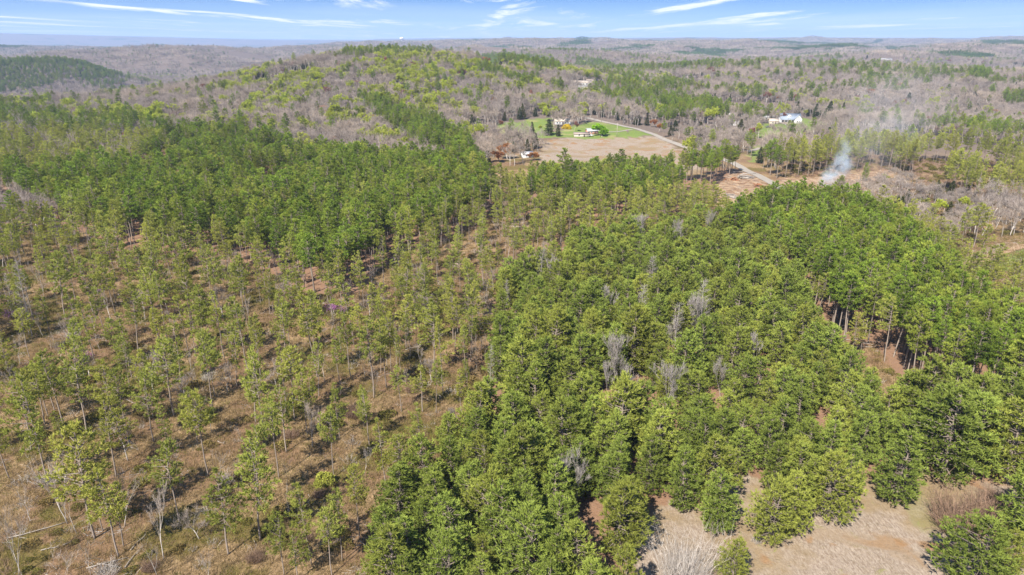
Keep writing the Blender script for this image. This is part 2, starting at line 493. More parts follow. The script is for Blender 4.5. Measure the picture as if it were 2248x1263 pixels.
def bare(seed, H, spread=0.42, fork=0.28, levels=4, r0=0.16, n_child=(3, 5), up=0.35, twig=26, tw_w=0.018, tw_l=1.0):
    """leafless broadleaf tree: trunk and limbs, and a crown of fine twigs"""
    g = np.random.default_rng(seed)
    tr = MB(); tw = MB()
    tips = []
    def grow(p, d, L, r, lev):
        n = 3
        pts = [p]; q = p.copy(); dd = d.copy()
        for i in range(n):
            dd = unit(dd + g.normal(0, 0.10, 3) + np.array([0, 0, 0.05]))
            q = q + dd * L / n; pts.append(q)
        r1 = r * (0.60 if lev else 0.55)
        tr.tube(pts, np.linspace(r, r1, n + 1), 5 if lev == 0 else 3, 0.65 - 0.06 * lev, lev == 0)
        if lev >= levels - 1:
            tips.append((np.array(pts), dd)); return
        m = g.integers(n_child[0], n_child[1] + 1)
        a0 = g.uniform(0, 6.28)
        for c in range(m):
            a = a0 + 2 * np.pi * c / m + g.normal(0, 0.35)
            side = unit(np.cross(dd, [math.cos(a), math.sin(a), 0.3]))
            nd = unit(dd * (0.75 + up * 0.5) + side * g.uniform(0.55, 1.15) * spread * 1.9 + np.array([0, 0, up * 0.6]))
            s = g.uniform(0.5, 1.0)
            k = min(int(s * n), n - 1)
            st = pts[k] + (pts[k + 1] - pts[k]) * (s * n - k if k < n - 1 else 1.0)
            grow(st, nd, L * g.uniform(0.55, 0.82), r1 * g.uniform(0.55, 0.8), lev + 1)
        grow(pts[-1], unit(dd + g.normal(0, 0.12, 3)), L * 0.75, r1 * 0.85, lev + 1)
    grow(np.array([0, 0, -0.4]), np.array([g.normal(0, 0.04), g.normal(0, 0.04), 1.0]), H * fork + 0.4, r0, 0)
    C = []; D = []
    for pts, dd in tips:
        for i in range(twig):
            s = g.uniform(0.1, 1.0) * 3
            k = min(int(s), 2)
            C.append(pts[k] + (pts[k + 1] - pts[k]) * (s - k)); D.append(unit(dd + g.normal(0, 0.65, 3) + np.array([0, 0, 0.35])))
    C, D = np.array(C), np.array(D)
    S = unit(np.cross(D, g.normal(size=D.shape))) * tw_w
    L = g.uniform(0.5, 1.25, len(C))[:, None] * tw_l
    v = np.stack([C - S, C + S, C + D * L], 1).reshape(-1, 3)
    tw.add(v, np.arange(len(v)).reshape(-1, 3), np.repeat(g.uniform(0.2, 0.9, len(C)), 3))
    zmax = max(float(np.concatenate(tr.v)[:, 2].max()), float(v[:, 2].max()))
    for m in (tr, tw): m.v = [x * (H / zmax) for x in m.v]
    return tr, tw, C * (H / zmax)

def leafy(seed, H, size=0.42, k=4, frac=1.0, **kw):
    """broadleaf tree with young leaves on its twigs"""
    tr, tw, C = bare(seed, H, twig=9, **kw)
    g = np.random.default_rng(seed + 5)
    keep = g.uniform(size=len(C)) < frac
    C = C[keep] + g.normal(0, 0.30, (keep.sum(), 3))
    cen = C.mean(0)
    D = unit(C - cen + np.array([0, 0, 0.6]))
    lv = MB()
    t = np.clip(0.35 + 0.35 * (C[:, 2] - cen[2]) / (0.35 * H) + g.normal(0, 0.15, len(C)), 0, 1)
    tufts(lv, C, D, size, size * 0.42, k, 0.9, t, g)
    return tr, lv

def snag(seed, H, r0=0.11, n=26, ln=1.5):
    """pale dead stem with short side branches"""
    g = np.random.default_rng(seed)
    tr = MB(); br = MB()
    c = [np.array([0.10 * math.sin(h * 0.6 + seed), 0.1 * math.cos(h * 0.5), h]) for h in np.linspace(-0.4, H, 7)]
    tr.tube(c, np.linspace(r0, 0.015, 7), 5, 0.75)
    for i in range(n):
        h = H * (0.22 + 0.76 * (i + g.uniform(0, 1)) / n)
        a = g.uniform(0, 6.28); L = ln * (1.15 - h / H) * g.uniform(0.5, 1.2) + 0.2
        p = np.array([0.10 * math.sin(h * 0.6 + seed), 0.1 * math.cos(h * 0.5), h])
        d = unit(np.array([math.cos(a), math.sin(a), g.uniform(0.25, 0.9)]))
        e = p + d * L
        br.tube([p, p + d * L * 0.5 + [0, 0, -0.03], e], [0.022, 0.014, 0.006], 3, g.uniform(0.3, 0.8), False)
        for j in range(9):
            s = g.uniform(0.3, 1); q = p + d * L * s; dd = unit(d + g.normal(0, 0.6, 3)); sd = unit(np.cross(dd, g.normal(size=3))) * 0.012
            br.add([q - sd, q + sd, q + dd * g.uniform(0.3, 0.7)], [(0, 1, 2)], 0.7)
    return tr, br

def shrub(seed, R, H, n, size, k=5, flat=0.6):
    g = np.random.default_rng(seed)
    mb = MB()
    a = g.uniform(0, 6.28, n); z = g.uniform(0, 1, n); rr = R * np.sqrt(1 - z ** 2) * (0.75 + 0.25 * g.uniform(size=n)) * (1 + 0.25 * np.sin(3 * a + seed))
    C = np.stack([rr * np.cos(a), rr * np.sin(a), H * z * (0.8 + 0.2 * np.sin(2 * a + seed))], 1)
    D = unit(C / np.array([R, R, H]) + np.array([0, 0, 0.7]))
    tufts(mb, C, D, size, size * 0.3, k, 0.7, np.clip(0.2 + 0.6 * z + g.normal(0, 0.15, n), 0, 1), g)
    return mb

def thicket(seed, R, H, n, w=0.016):
    """twiggy leafless shrub"""
    g = np.random.default_rng(seed)
    mb = MB()
    for i in range(n):
        a = g.uniform(0, 6.28); s = math.sqrt(g.uniform()) * R * 0.55
        p = np.array([s * math.cos(a), s * math.sin(a), -0.1])
        d = unit(np.array([math.cos(a) * s / R, math.sin(a) * s / R, 1.0]) + g.normal(0, 0.22, 3))
        L = H * g.uniform(0.35, 1.0) * (0.85 + 0.25 * math.sin(3 * a + seed))
        q = p + d * L * 0.5; e = q + unit(d + g.normal(0, 0.25, 3)) * L * 0.5
        sd = unit(np.cross(d, g.normal(size=3))) * w * 1.6
        t = g.uniform(0.2, 0.9)
        mb.add([p - sd, p + sd, q + sd * 0.7, q - sd * 0.7, e], [(0, 1, 2), (0, 2, 3), (3, 2, 4)], t)
        for j in range(5):
            st = p + (q - p) * g.uniform(0.4, 1) if j < 2 else q + (e - q) * g.uniform(0, 0.9)
            dd = unit(d + g.normal(0, 0.7, 3)); s2 = unit(np.cross(dd, g.normal(size=3))) * w
            mb.add([st - s2, st + s2, st + dd * L * g.uniform(0.15, 0.4)], [(0, 1, 2)], t)
    return mb

def grass_clump(seed, n, H, R):
    g = np.random.default_rng(seed)
    mb = MB()
    a = g.uniform(0, 6.28, n); r = R * np.sqrt(g.uniform(size=n))
    P = np.stack([r * np.cos(a), r * np.sin(a), np.full(n, -0.05)], 1)
    D = unit(np.stack([np.cos(a) * 0.5 * r / R, np.sin(a) * 0.5 * r / R, np.ones(n)], 1) + g.normal(0, 0.28, (n, 3)))
    L = H * g.uniform(0.6, 1.2, n)[:, None]
    S = unit(np.cross(D, g.normal(size=(n, 3)))) * 0.035
    v = np.stack([P - S, P + S, P + D * L], 1).reshape(-1, 3)
    mb.add(v, np.arange(3 * n).reshape(-1, 3), np.repeat(g.uniform(0.2, 1, n), 3))
    return mb

def join_meshes(name, parts):
    """one prototype mesh with a material slot for each part (for the far woods, where a tree is a few pixels)"""
    V, F, T, MI, mats, n = [], [], [], [], [], 0
    for mb, mat in parts:
        v = np.concatenate(mb.v); f = np.concatenate(mb.f)
        if mat not in mats: mats.append(mat)
        V.append(v); F.append(f + n); T.append(np.concatenate(mb.t)); MI.append(np.full(len(f), mats.index(mat))); n += len(v)
    o = MB(); o.v, o.f, o.t, o.n = V, F, T, n
    me = o.mesh(name, mats[0])
    for m in mats[1:]: me.materials.append(m)
    me.polygons.foreach_set('material_index', np.concatenate(MI).astype(np.int32))
    return me

# each kind: list of variants (trunk MB, crown MB, trunk material, crown material, own height)
K = {}
def variants(name, fn, n, mt, mc, H):
    out = []
    for i in range(n):
        r = fn(i)
        out.append((r[0], r[1]))
    K[name] = dict(mb=out, mt=M[mt], mc=M[mc], H=H)
variants('young_pine', lambda i: pine(100 + i, 13.0, 1.2 + 0.3 * (i % 3), 2.8 + 0.30 * (i % 4), s_young, 21 + i % 3, 6.2, 0.06 + 0.03 * (i % 3), 0.62, 0.070, 9, 0.02, 0.16, 0.15 + 0.08 * (i % 4)), 8, 'bark_pine', 'needle_young', 13.0)
variants('plantation_pine', lambda i: pine(200 + i, 18.0, 8.6 + 0.7 * (i % 3), 2.75, s_stand, 15, 5.8, 0.10, 0.62, 0.072, 9, 0.02, 0.17, 0.30), 7, 'bark_pine', 'needle_stand', 18.0)
variants('thinned_pine', lambda i: pine(300 + i, 17.0, 6.2 + 1.15 * (i % 4), 2.75 - 0.30 * (i % 3), s_thin, 17, 4.5, 0.17 + 0.05 * (i % 3), 0.62, 0.070, 9, 0.04, 0.14, 0.55), 11, 'bark_pine', 'needle_thin', 17.0)
variants('bare_tree', lambda i: bare(400 + i, 14.0, 0.40 + 0.05 * (i % 3), 0.24 + 0.05 * (i % 2), 4, 0.16, (2, 4), 0.30, 20, 0.022, 1.35)[:2], 5, 'bark_pale', 'twig_gray', 14.0)
variants('slim_bare_tree', lambda i: bare(430 + i, 14.0, 0.24, 0.42, 4, 0.13, (2, 3), 0.55, 17, 0.018, 1.0)[:2], 4, 'bark_pale', 'twig_gray', 14.0)
variants('dead_stem', lambda i: snag(460 + i, 11.0, 0.11, 90, 2.0), 4, 'snag', 'snag', 11.0)
variants('pale_bare_tree', lambda i: bare(470 + i, 12.0, 0.26, 0.34, 4, 0.12, (3, 4), 0.50, 16, 0.026, 0.95)[:2], 4, 'snag', 'snag', 12.0)
variants('leafing_tree', lambda i: leafy(500 + i, 14.0, 0.48, 5, 0.85, spread=0.40, fork=0.25, levels=4, r0=0.2, n_child=(2, 4), up=0.35), 4, 'bark_pale', 'fresh', 14.0)
variants('cedar_tree', lambda i: pine(600 + i, 9.0, 0.6, 1.9, lambda t: (1 - t) ** 0.7 * min(1, (t + 0.2) / 0.3) + 0.04, 20, 7.0, 0.0, 0.50, 0.10, 8, 0.01, 0.14, 0.1), 3, 'bark_pine', 'cedar', 9.0)
variants('rust_tree', lambda i: leafy(520 + i, 10.0, 0.50, 8, 1.0, spread=0.46, fork=0.22, levels=4, r0=0.2, n_child=(2, 4), up=0.3), 2, 'bark_pale', 'rust', 10.0)
variants('crimson_tree', lambda i: leafy(540 + i, 11.0, 0.44, 6, 0.9, spread=0.40, fork=0.25, levels=4, r0=0.18, n_child=(2, 4), up=0.35), 2, 'bark_pale', 'crimson', 11.0)
variants('redbud_tree', lambda i: leafy(560 + i, 4.5, 0.24, 3, 0.5, spread=0.5, fork=0.22, levels=3, r0=0.07, n_child=(3, 4), up=0.2), 2, 'bark_pale', 'redbud', 4.5)
variants('lawn_tree', lambda i: leafy(580 + i, 9.0, 0.62, 8, 1.0, spread=0.55, fork=0.16, levels=4, r0=0.22, n_child=(3, 4), up=0.22), 1, 'bark_pale', 'lawn_tree', 9.0)
def fan(seed, H):
    g = np.random.default_rng(seed)
    tr = MB()
    for i in range(5):
        a = i * 1.26 + g.uniform(-0.3, 0.3)
        tr.tube([(0.15 * math.cos(a), 0.15 * math.sin(a), -0.4), (0.6 * math.cos(a), 0.6 * math.sin(a), H * 0.3), (1.3 * math.cos(a), 1.3 * math.sin(a), H * 0.62)], [0.06, 0.045, 0.02], 5, 0.7)
    return tr, thicket(seed, H * 0.62, H, 420, 0.013)
variants('fan_tree', lambda i: fan(590 + i, 8.0), 1, 'bark_pale', 'bark_pale', 8.0)
for k_, d_ in K.items():
    d_['me'] = [(a.mesh(k_ + '_trunk', d_['mt']), b.mesh(k_ + '_crown', d_['mc'])) for a, b in d_['mb']]

# ---------------------------------------------------------------- zones of the land (outlines on the ground)
Z = {}
Z['clearing'] = poly([(1432, 1400), (1430, 1180), (1475, 1128), (1520, 1135), (1560, 1168), (1602, 1168), (1598, 1060), (1650, 1060), (1654, 1165), (1690, 1200),
                      (1745, 1178), (1790, 1150), (1830, 1142), (1868, 1078), (1915, 1062), (1950, 1110), (2000, 1112), (2012, 1045), (2062, 1062), (2100, 1150),
                      (2070, 1215), (2110, 1263), (2120, 1400)])
Z['glade'] = poly([(1705, 1010), (1745, 1008), (1755, 1035), (1740, 1050), (1712, 1045)])
Z['fork_gap'] = poly([(1440, 778), (1490, 762), (1540, 742), (1556, 752), (1500, 786), (1455, 796)])
Z['corner'] = poly([(2055, 1058), (2120, 1062), (2300, 1090), (2300, 1420), (2050, 1420)])
Z['snag_gap'] = poly([(1440, 905), (1475, 905), (1475, 940), (1440, 940)])
Z['old_track'] = poly([(1725, 1158), (1830, 1160), (1950, 1180), (2045, 1222), (2030, 1252), (1940, 1212), (1830, 1188), (1740, 1182)])
Z['green_edge'] = poly([(1990, 1072), (2050, 1085), (2062, 1140), (2035, 1175), (2005, 1160), (1985, 1110)])
Z['trunk_gap'] = poly([(1765, 668), (1800, 703), (1830, 748), (1890, 768), (1925, 758), (1950, 803), (1990, 843), (2015, 900), (2000, 935), (1950, 915), (1900, 870), (1850, 845), (1800, 790), (1772, 735)])
Z['gap_a'] = poly([(1108, 476), (1150, 472), (1165, 500), (1130, 512), (1105, 498)])
Z['gap_b'] = poly([(985, 575), (1040, 545), (1068, 552), (1040, 572), (1000, 590)])
Z['gap_c'] = poly([(990, 690), (1020, 655), (1075, 632), (1085, 655), (1060, 680), (1010, 705)])
Z['gap_d'] = poly([(1062, 665), (1085, 655), (1090, 710), (1070, 730), (1060, 700)])
Z['young'] = poly([(800, 1420), (812, 1263), (880, 1135), (965, 1075), (990, 985), (1062, 945), (1075, 840), (1092, 760), (1085, 660), (1180, 612), (1240, 575),
                   (1420, 545), (1570, 530), (1660, 560), (1725, 630), (1765, 700), (1850, 775), (1900, 822), (1965, 868), (2010, 910), (2080, 930),
                   (2300, 960), (2450, 1000), (2450, 1420)])
Z['right_stand'] = poly([(1590, 540), (1650, 505), (1740, 480), (1830, 492), (1900, 522), (2000, 585), (2060, 675), (2120, 740), (2180, 780), (2248, 812), (2420, 850), (2420, 930), (2248, 930), (2060, 880), (1985, 838), (1950, 800), (1925, 752), (1890, 765), (1830, 745), (1800, 700), (1770, 665), (1735, 630), (1665, 570), (1590, 560)])
Z['left_stand'] = poly([(-350, 430), (0, 440), (90, 480), (190, 520), (300, 548), (430, 568), (560, 585), (640, 628), (690, 655), (790, 640), (835, 590), (945, 552), (1050, 492), (1085, 450), (1060, 405), (950, 392), (850, 382), (700, 368), (610, 345), (540, 315), (440, 308), (360, 325), (300, 400), (150, 398), (60, 405), (-350, 395)])
Z['centre_strip'] = poly([(1150, 470), (1190, 478), (1300, 482), (1480, 478), (1500, 430), (1570, 405), (1618, 385), (1630, 370), (1560, 384), (1400, 408), (1290, 414), (1160, 424)])
Z['upper_strip'] = poly([(790, 240), (850, 244), (960, 288), (1030, 345), (1050, 385), (970, 372), (905, 335), (840, 290)])
Z['hill_thin'] = poly([(-300, 440), (-300, 325), (0, 320), (150, 318), (300, 322), (370, 330), (300, 400), (150, 398), (60, 405)])
Z['log_yard'] = poly([(1558, 420), (1575, 395), (1625, 378), (1650, 384), (1700, 415), (1695, 440), (1660, 470), (1600, 470), (1565, 450)])
Z['burn_yard'] = poly([(1700, 395), (1760, 392), (1830, 385), (1900, 378), (1960, 372), (1950, 395), (1900, 410), (1860, 440), (1800, 420), (1740, 415)])
Z['burn_wood'] = poly([(1700, 368), (1760, 358), (1900, 343), (2050, 348), (2400, 380), (2400, 490), (2248, 470), (2120, 450), (2000, 405), (1960, 378), (1830, 385), (1720, 393)])
Z['scrub'] = poly([(1840, 430), (1900, 405), (1960, 395), (2060, 420), (2150, 450), (2130, 520), (2080, 560), (2000, 510), (1920, 465)])
Z['path_right'] = poly([(2095, 585), (2110, 560), (2160, 545), (2248, 525), (2400, 500), (2400, 540), (2248, 548), (2160, 572), (2130, 590)])
Z['green_right'] = poly([(2130, 592), (2180, 565), (2260, 545), (2400, 540), (2400, 600), (2248, 590), (2180, 600)])
Z['straw_right'] = poly([(2190, 605), (2248, 592), (2400, 600), (2400, 690), (2248, 690), (2210, 640)])
Z['lawn_a'] = poly([(1095, 275), (1150, 264), (1205, 258), (1215, 285), (1240, 300), (1200, 304), (1130, 302), (1100, 292)])
Z['lawn_b'] = poly([(1225, 302), (1240, 280), (1300, 268), (1330, 268), (1400, 285), (1440, 297), (1380, 302), (1300, 306)])
Z['field'] = poly([(1195, 308), (1240, 304), (1380, 303), (1450, 300), (1482, 316), (1500, 345), (1560, 374), (1400, 404), (1290, 410), (1195, 418), (1185, 345)])
Z['bank'] = poly([(1040, 322), (1060, 315), (1100, 325), (1140, 345), (1120, 352), (1075, 335)])
Z['house_lawn'] = poly([(1655, 300), (1675, 272), (1720, 272), (1760, 258), (1815, 268), (1815, 283), (1760, 295), (1725, 302), (1690, 306)])
Z['verge'] = poly([(1640, 340), (1650, 325), (1680, 318), (1690, 325), (1670, 345), (1655, 358)])
Z['far_lawn'] = poly([(1248, 196), (1265, 190), (1330, 186), (1335, 200), (1290, 206)])
ROAD = [(1285, 259), (1312, 265), (1345, 272), (1400, 284), (1470, 311), (1540, 336), (1608, 357), (1660, 384), (1700, 406), (1760, 440)]
TRACK = [(1025, 470), (1120, 490), (1140, 500), (1050, 548), (1000, 570), (1060, 640), (1080, 690), (1060, 740)]

def in_any(names, x, y):
    r = np.zeros(np.shape(x), bool)
    for n in names: r |= inside(Z[n], x, y)
    return r

def olive_map(x, y): return smooth(0.52, 0.72, fbm(x, y, 13, 4, 55, 0.6) + 0.05 * smooth(-25, -75, x))
def bare_map(x, y): return smooth(0.46, 0.62, fbm(x, y, 11, 3, 66))

def near_open(a, b, names, d):
    r = in_any(names, a, b)
    for t in np.linspace(0, 6.28, 9)[:-1]: r |= in_any(names, a + d * math.cos(t), b + d * math.sin(t))
    return r

# ---------------------------------------------------------------- the ground: one sheet out to the horizon
def build_ground():
    rr = [0.0, 25.0, 45.0]; r = 62.0
    while r < 21000:
        rr.append(r); r += max(0.8, r * 0.0085)
    rr = np.array(rr)
    fine = np.radians(np.arange(-50, 50.01, 0.28))
    coarse = np.radians(np.arange(55, 306, 5.0))
    th = np.concatenate([fine, coarse])
    nr, na = len(rr), len(th)
    R, T = np.meshgrid(rr, th, indexing='ij')
    X, Y = R * np.sin(T), R * np.cos(T)
    Zz = height(X, Y)
    v = np.stack([X, Y, Zz], -1).reshape(-1, 3)
    i = np.arange(nr - 1)[:, None] * na; j = np.arange(na)[None, :]; j2 = (j + 1) % na
    f = np.stack([i + j, i + na + j, i + na + j2, i + j2], -1).reshape(-1, 4)
    me = bpy.data.meshes.new('ground')
    me.vertices.add(len(v)); me.vertices.foreach_set('co', v.astype(np.float32).ravel())
    me.loops.add(f.size); me.loops.foreach_set('vertex_index', f[:, ::-1].astype(np.int32).ravel())
    me.polygons.add(len(f)); me.polygons.foreach_set('loop_start', np.arange(0, f.size, 4, dtype=np.int32))
    me.polygons.foreach_set('use_smooth', np.ones(len(f), bool))
    x, y = v[:, 0], v[:, 1]
    rad = np.hypot(x, y)
    amp = np.clip(rad * 0.012, 1.0, 9.0)
    jx = x + (fbm(x, y, 7, 4, 3, 0.7) - 0.5) * 2.6 * amp; jy = y + (fbm(x, y, 7, 4, 4, 0.7) - 0.5) * 2.6 * amp
    straw = near_open(jx, jy, ['clearing', 'corner'], 2.8) | in_any(['gap_a', 'gap_b', 'gap_c', 'clearing', 'corner', 'field', 'bank', 'straw_right', 'path_right'], jx, jy)
    track = in_any(['old_track'], jx, jy)
    green = 0.22 * in_any(['green_edge'], jx, jy) + in_any(['lawn_a', 'lawn_b', 'house_lawn', 'far_lawn', 'verge', 'green_right'], jx, jy)
    dirt = in_any(['gap_d', 'log_yard', 'burn_yard', 'glade'], jx, jy)
    litter = in_any(['left_stand', 'right_stand', 'centre_strip', 'young', 'fork_gap'], jx, jy) & ~straw
    edge = 0.75 + 0.5 * (fbm(x, y, 3.0, 3, 87) - 0.5)
    for nm, a in (('straw', straw), ('track', track * np.clip(edge - 0.2, 0, 1)), ('green', green), ('dirt', dirt), ('litter', litter)):
        at = me.attributes.new(nm, 'FLOAT', 'POINT'); at.data.foreach_set('value', a.astype(np.float32))
    woods = smooth(420, 640, rad)
    at = me.attributes.new('woods', 'FLOAT', 'POINT'); at.data.foreach_set('value', woods.astype(np.float32))
    at = me.attributes.new('olive', 'FLOAT', 'POINT'); at.data.foreach_set('value', olive_map(x, y).astype(np.float32))
    at = me.attributes.new('bare', 'FLOAT', 'POINT'); at.data.foreach_set('value', bare_map(x, y).astype(np.float32))
    # where far off stands of pine cover the hills
    pine_ = smooth(0.65, 0.71, fbm(x, y, 330, 3, 91)) * smooth(3300, 3500, rad)
    at = me.attributes.new('pines', 'FLOAT', 'POINT'); at.data.foreach_set('value', pine_.astype(np.float32))
    m = NT('ground')
    P = m.pos()
    n_big, n_mid, n_fine = m.noise(0.055, 4, 0.6, P), m.noise(0.28, 4, 0.65, P, 0.6), m.noise(2.4, 4, 0.75, P)
    st = m.n('ShaderNodeMapping'); st.inputs['Scale'].default_value = (3.0, 0.9, 1.0); st.inputs['Rotation'].default_value = (0, 0, 0.7); m.l(P, st.inputs[0])
    n_str = m.noise(1.1, 4, 0.7, st.outputs[0], 0.8)
    brown = m.mix(n_fine, (0.110, 0.068, 0.040), (0.235, 0.155, 0.092))
    tan = m.mix(n_str, (0.155, 0.105, 0.055), (0.30, 0.215, 0.125))
    olive = m.mix(n_fine, (0.075, 0.058, 0.020), (0.185, 0.142, 0.058))
    rough = m.mix(m.ramp(m.math('ADD', m.attr('bare'), m.math('MULTIPLY', n_mid, 0.5)), 0.25, 0.95), tan, brown)
    rough = m.mix(m.ramp(m.math('ADD', m.attr('olive'), m.math('MULTIPLY', n_mid, 0.6)), 0.40, 1.15), rough, olive)
    rough = m.mix(1.0, rough, m.mix(m.ramp(n_str, 0.25, 0.75), (0.62, 0.60, 0.58), (1.30, 1.28, 1.25)), 'MULTIPLY')
    leaf = m.mix(n_fine, (0.12, 0.070, 0.044), (0.28, 0.175, 0.115))
    strawc = m.mix(m.ramp(n_str, 0.30, 0.70), (0.175, 0.13, 0.095), (0.315, 0.262, 0.21))
    strawc = m.mix(m.ramp(m.noise(0.045, 4, 0.65, P), 0.46, 0.62), strawc, m.mix(n_fine, (0.15, 0.11, 0.065), (0.27, 0.20, 0.115)))
    strawc = m.mix(m.ramp(n_mid, 0.60, 0.75), strawc, (0.19, 0.18, 0.07))
    strawc = m.mix(m.ramp(m.noise(0.11, 3, 0.5, P, 0.7), 0.56, 0.66), strawc, m.mix(n_fine, (0.165, 0.095, 0.05), (0.29, 0.18, 0.095)))
    lawn = m.mix(n_mid, (0.095, 0.135, 0.028), (0.17, 0.215, 0.06))
    lawn = m.mix(m.ramp(n_big, 0.52, 0.66), lawn, (0.22, 0.21, 0.085))
    dirtc = m.mix(m.ramp(n_mid, 0.35, 0.65), (0.19, 0.115, 0.07), (0.34, 0.245, 0.16))
    wood = m.mix(n_mid, (0.09, 0.068, 0.056), (0.18, 0.145, 0.122))
    wood = m.mix(m.attr('pines'), wood, m.mix(n_mid, (0.02, 0.035, 0.014), (0.05, 0.075, 0.03)))
    c = m.mix(m.attr('woods'), rough, wood)
    for a, col in (('litter', leaf), ('straw', strawc), ('track', m.mix(n_fine, (0.155, 0.11, 0.07), (0.30, 0.23, 0.16))), ('green', lawn), ('dirt', dirtc)):
        c = m.mix(m.attr(a), c, col)
    mat = m.surf(c, 0.95, 0.05, m.math('ADD', m.math('MULTIPLY', n_fine, 0.5), n_mid), 0.8, 0.35)
    me.materials.append(mat)
    me.update(calc_edges=True)
    g = link('ground', me)
    tag(g, 'rolling ground of brown litter, dry grass and wooded hills', None, None, 'structure')
    return g
build_ground()

def strip(name, pts, width, mat, lift, label, kind='structure', step=2.0, sides=0.0):
    G = np.array([ground(a, b)[:2] for a, b in pts])
    d = np.concatenate([[0], np.cumsum(np.linalg.norm(np.diff(G, axis=0), axis=1))])
    s = np.arange(0, d[-1], step)
    # Catmull-like smoothing of the centre line
    x = np.interp(s, d, G[:, 0]); y = np.interp(s, d, G[:, 1])
    for _ in range(12):
        x[1:-1] = (x[:-2] + 2 * x[1:-1] + x[2:]) / 4; y[1:-1] = (y[:-2] + 2 * y[1:-1] + y[2:]) / 4
    t = np.stack([np.gradient(x), np.gradient(y)], 1); t /= np.linalg.norm(t, axis=1, keepdims=True)
    nrm = np.stack([-t[:, 1], t[:, 0]], 1)
    rows = []
    for w in (-0.5, -0.25, 0, 0.25, 0.5):
        px_, py_ = x + nrm[:, 0] * width * w, y + nrm[:, 1] * width * w
        rows.append(np.stack([px_, py_, height(px_, py_) + lift + 0.06 * (1 - (2 * w) ** 2)], 1))
    v = np.stack(rows, 1); n = len(s); q = len(rows)
    mb = MB()
    f = []
    for i in range(n - 1):
        for k in range(q - 1):
            a = i * q + k
            f += [(a, a + 1, a + q + 1), (a, a + q + 1, a + q)]
    mb.add(v.reshape(-1, 3), f)
    o = link(name, mb.mesh(name, mat))
    tag(o, label, None, None, kind)
    return np.stack([x, y], 1)

m = NT('road_gravel')
c = m.mix(m.noise(0.5, 4, 0.6, m.pos()), (0.215, 0.19, 0.16), (0.30, 0.27, 0.235))
M['road'] = m.surf(c, 0.9, 0.1)
m = NT('track_straw')
c = m.mix(m.ramp(m.noise(0.9, 4, 0.7, m.pos()), 0.3, 0.7), (0.22, 0.13, 0.08), (0.34, 0.255, 0.165))
M['track'] = m.surf(c, 0.95, 0.05)
ROAD_XY = strip('road', ROAD, 5.5, M['road'], 0.25, 'pale gravel road curving past the log yard')
DRIVE = strip('driveway', [(1720, 272), (1738, 284), (1752, 292), (1768, 304)], 3.5, M['road'], 0.24, 'pale drive running down from the white house')
strip('driveway', [(1330, 291), (1360, 290), (1390, 285)], 3.0, M['road'], 0.24, 'pale drive across the green lawn to the road')
strip('driveway', [(1640, 333), (1655, 331), (1670, 325)], 4.0, M['road'], 0.24, 'short pale side track beside dark pines')
strip('dirt_path', [(2130, 580), (2190, 558), (2248, 540), (2400, 515)], 4.0, M['track'], 0.22, 'tan dirt path at the edge of the mown green field')

# ---------------------------------------------------------------- placing plants
def spread(zone_test, bounds, dmin, g, tries=1.0, keep=None):
    """points on a jittered grid with spacing dmin that pass zone_test(x, y)"""
    x0, x1, y0, y1 = bounds
    nx, ny = int((x1 - x0) / dmin), int((y1 - y0) / dmin)
    X, Y = np.meshgrid(np.arange(nx), np.arange(ny))
    X = x0 + (X + 0.5 * (Y % 2) + g.uniform(-0.38, 0.38, X.shape)) * dmin
    Y = y0 + (Y + g.uniform(-0.38, 0.38, Y.shape)) * dmin
    X, Y = X.ravel(), Y.ravel()
    az = np.abs(np.arctan2(X, Y)) < math.radians(44)
    X, Y = X[az], Y[az]
    ok = zone_test(X, Y)
    return X[ok], Y[ok]

def near_line(L, x, y, w):
    r = np.zeros(np.shape(x), bool)
    for p in L[::2]: r |= (x - p[0]) ** 2 + (y - p[1]) ** 2 < w * w
    return r

TREES = {k: [] for k in K}          # kind -> list of dict(x, y, s (height scale), w (width scale), note)
def put(kind, x, y, h=None, w=1.0, **kw):
    s = (h / K[kind]['H']) if h else 1.0
    TREES[kind].append(dict(x=float(x), y=float(y), s=s, w=w, **kw))

def put_px(kind, bx, by, ty=None, h=None, w=1.0, **kw):
    """a tree whose foot stands at pixel (bx, by); its height from the pixel row of its top"""
    G = ground(bx, by)
    if h is None:
        d = math.hypot(G[0], G[1]); lo, hi = 0.5, 40.0
        for _ in range(30):
            mid = (lo + hi) / 2
            if float(project(G[0], G[1], G[2] + mid)[1]) > ty: lo = mid
            else: hi = mid
        h = mid
    s = h / K[kind]['H']
    put(kind, G[0], G[1], h, w * s ** -0.35 if kind in ('thinned_pine',) else w, **kw)

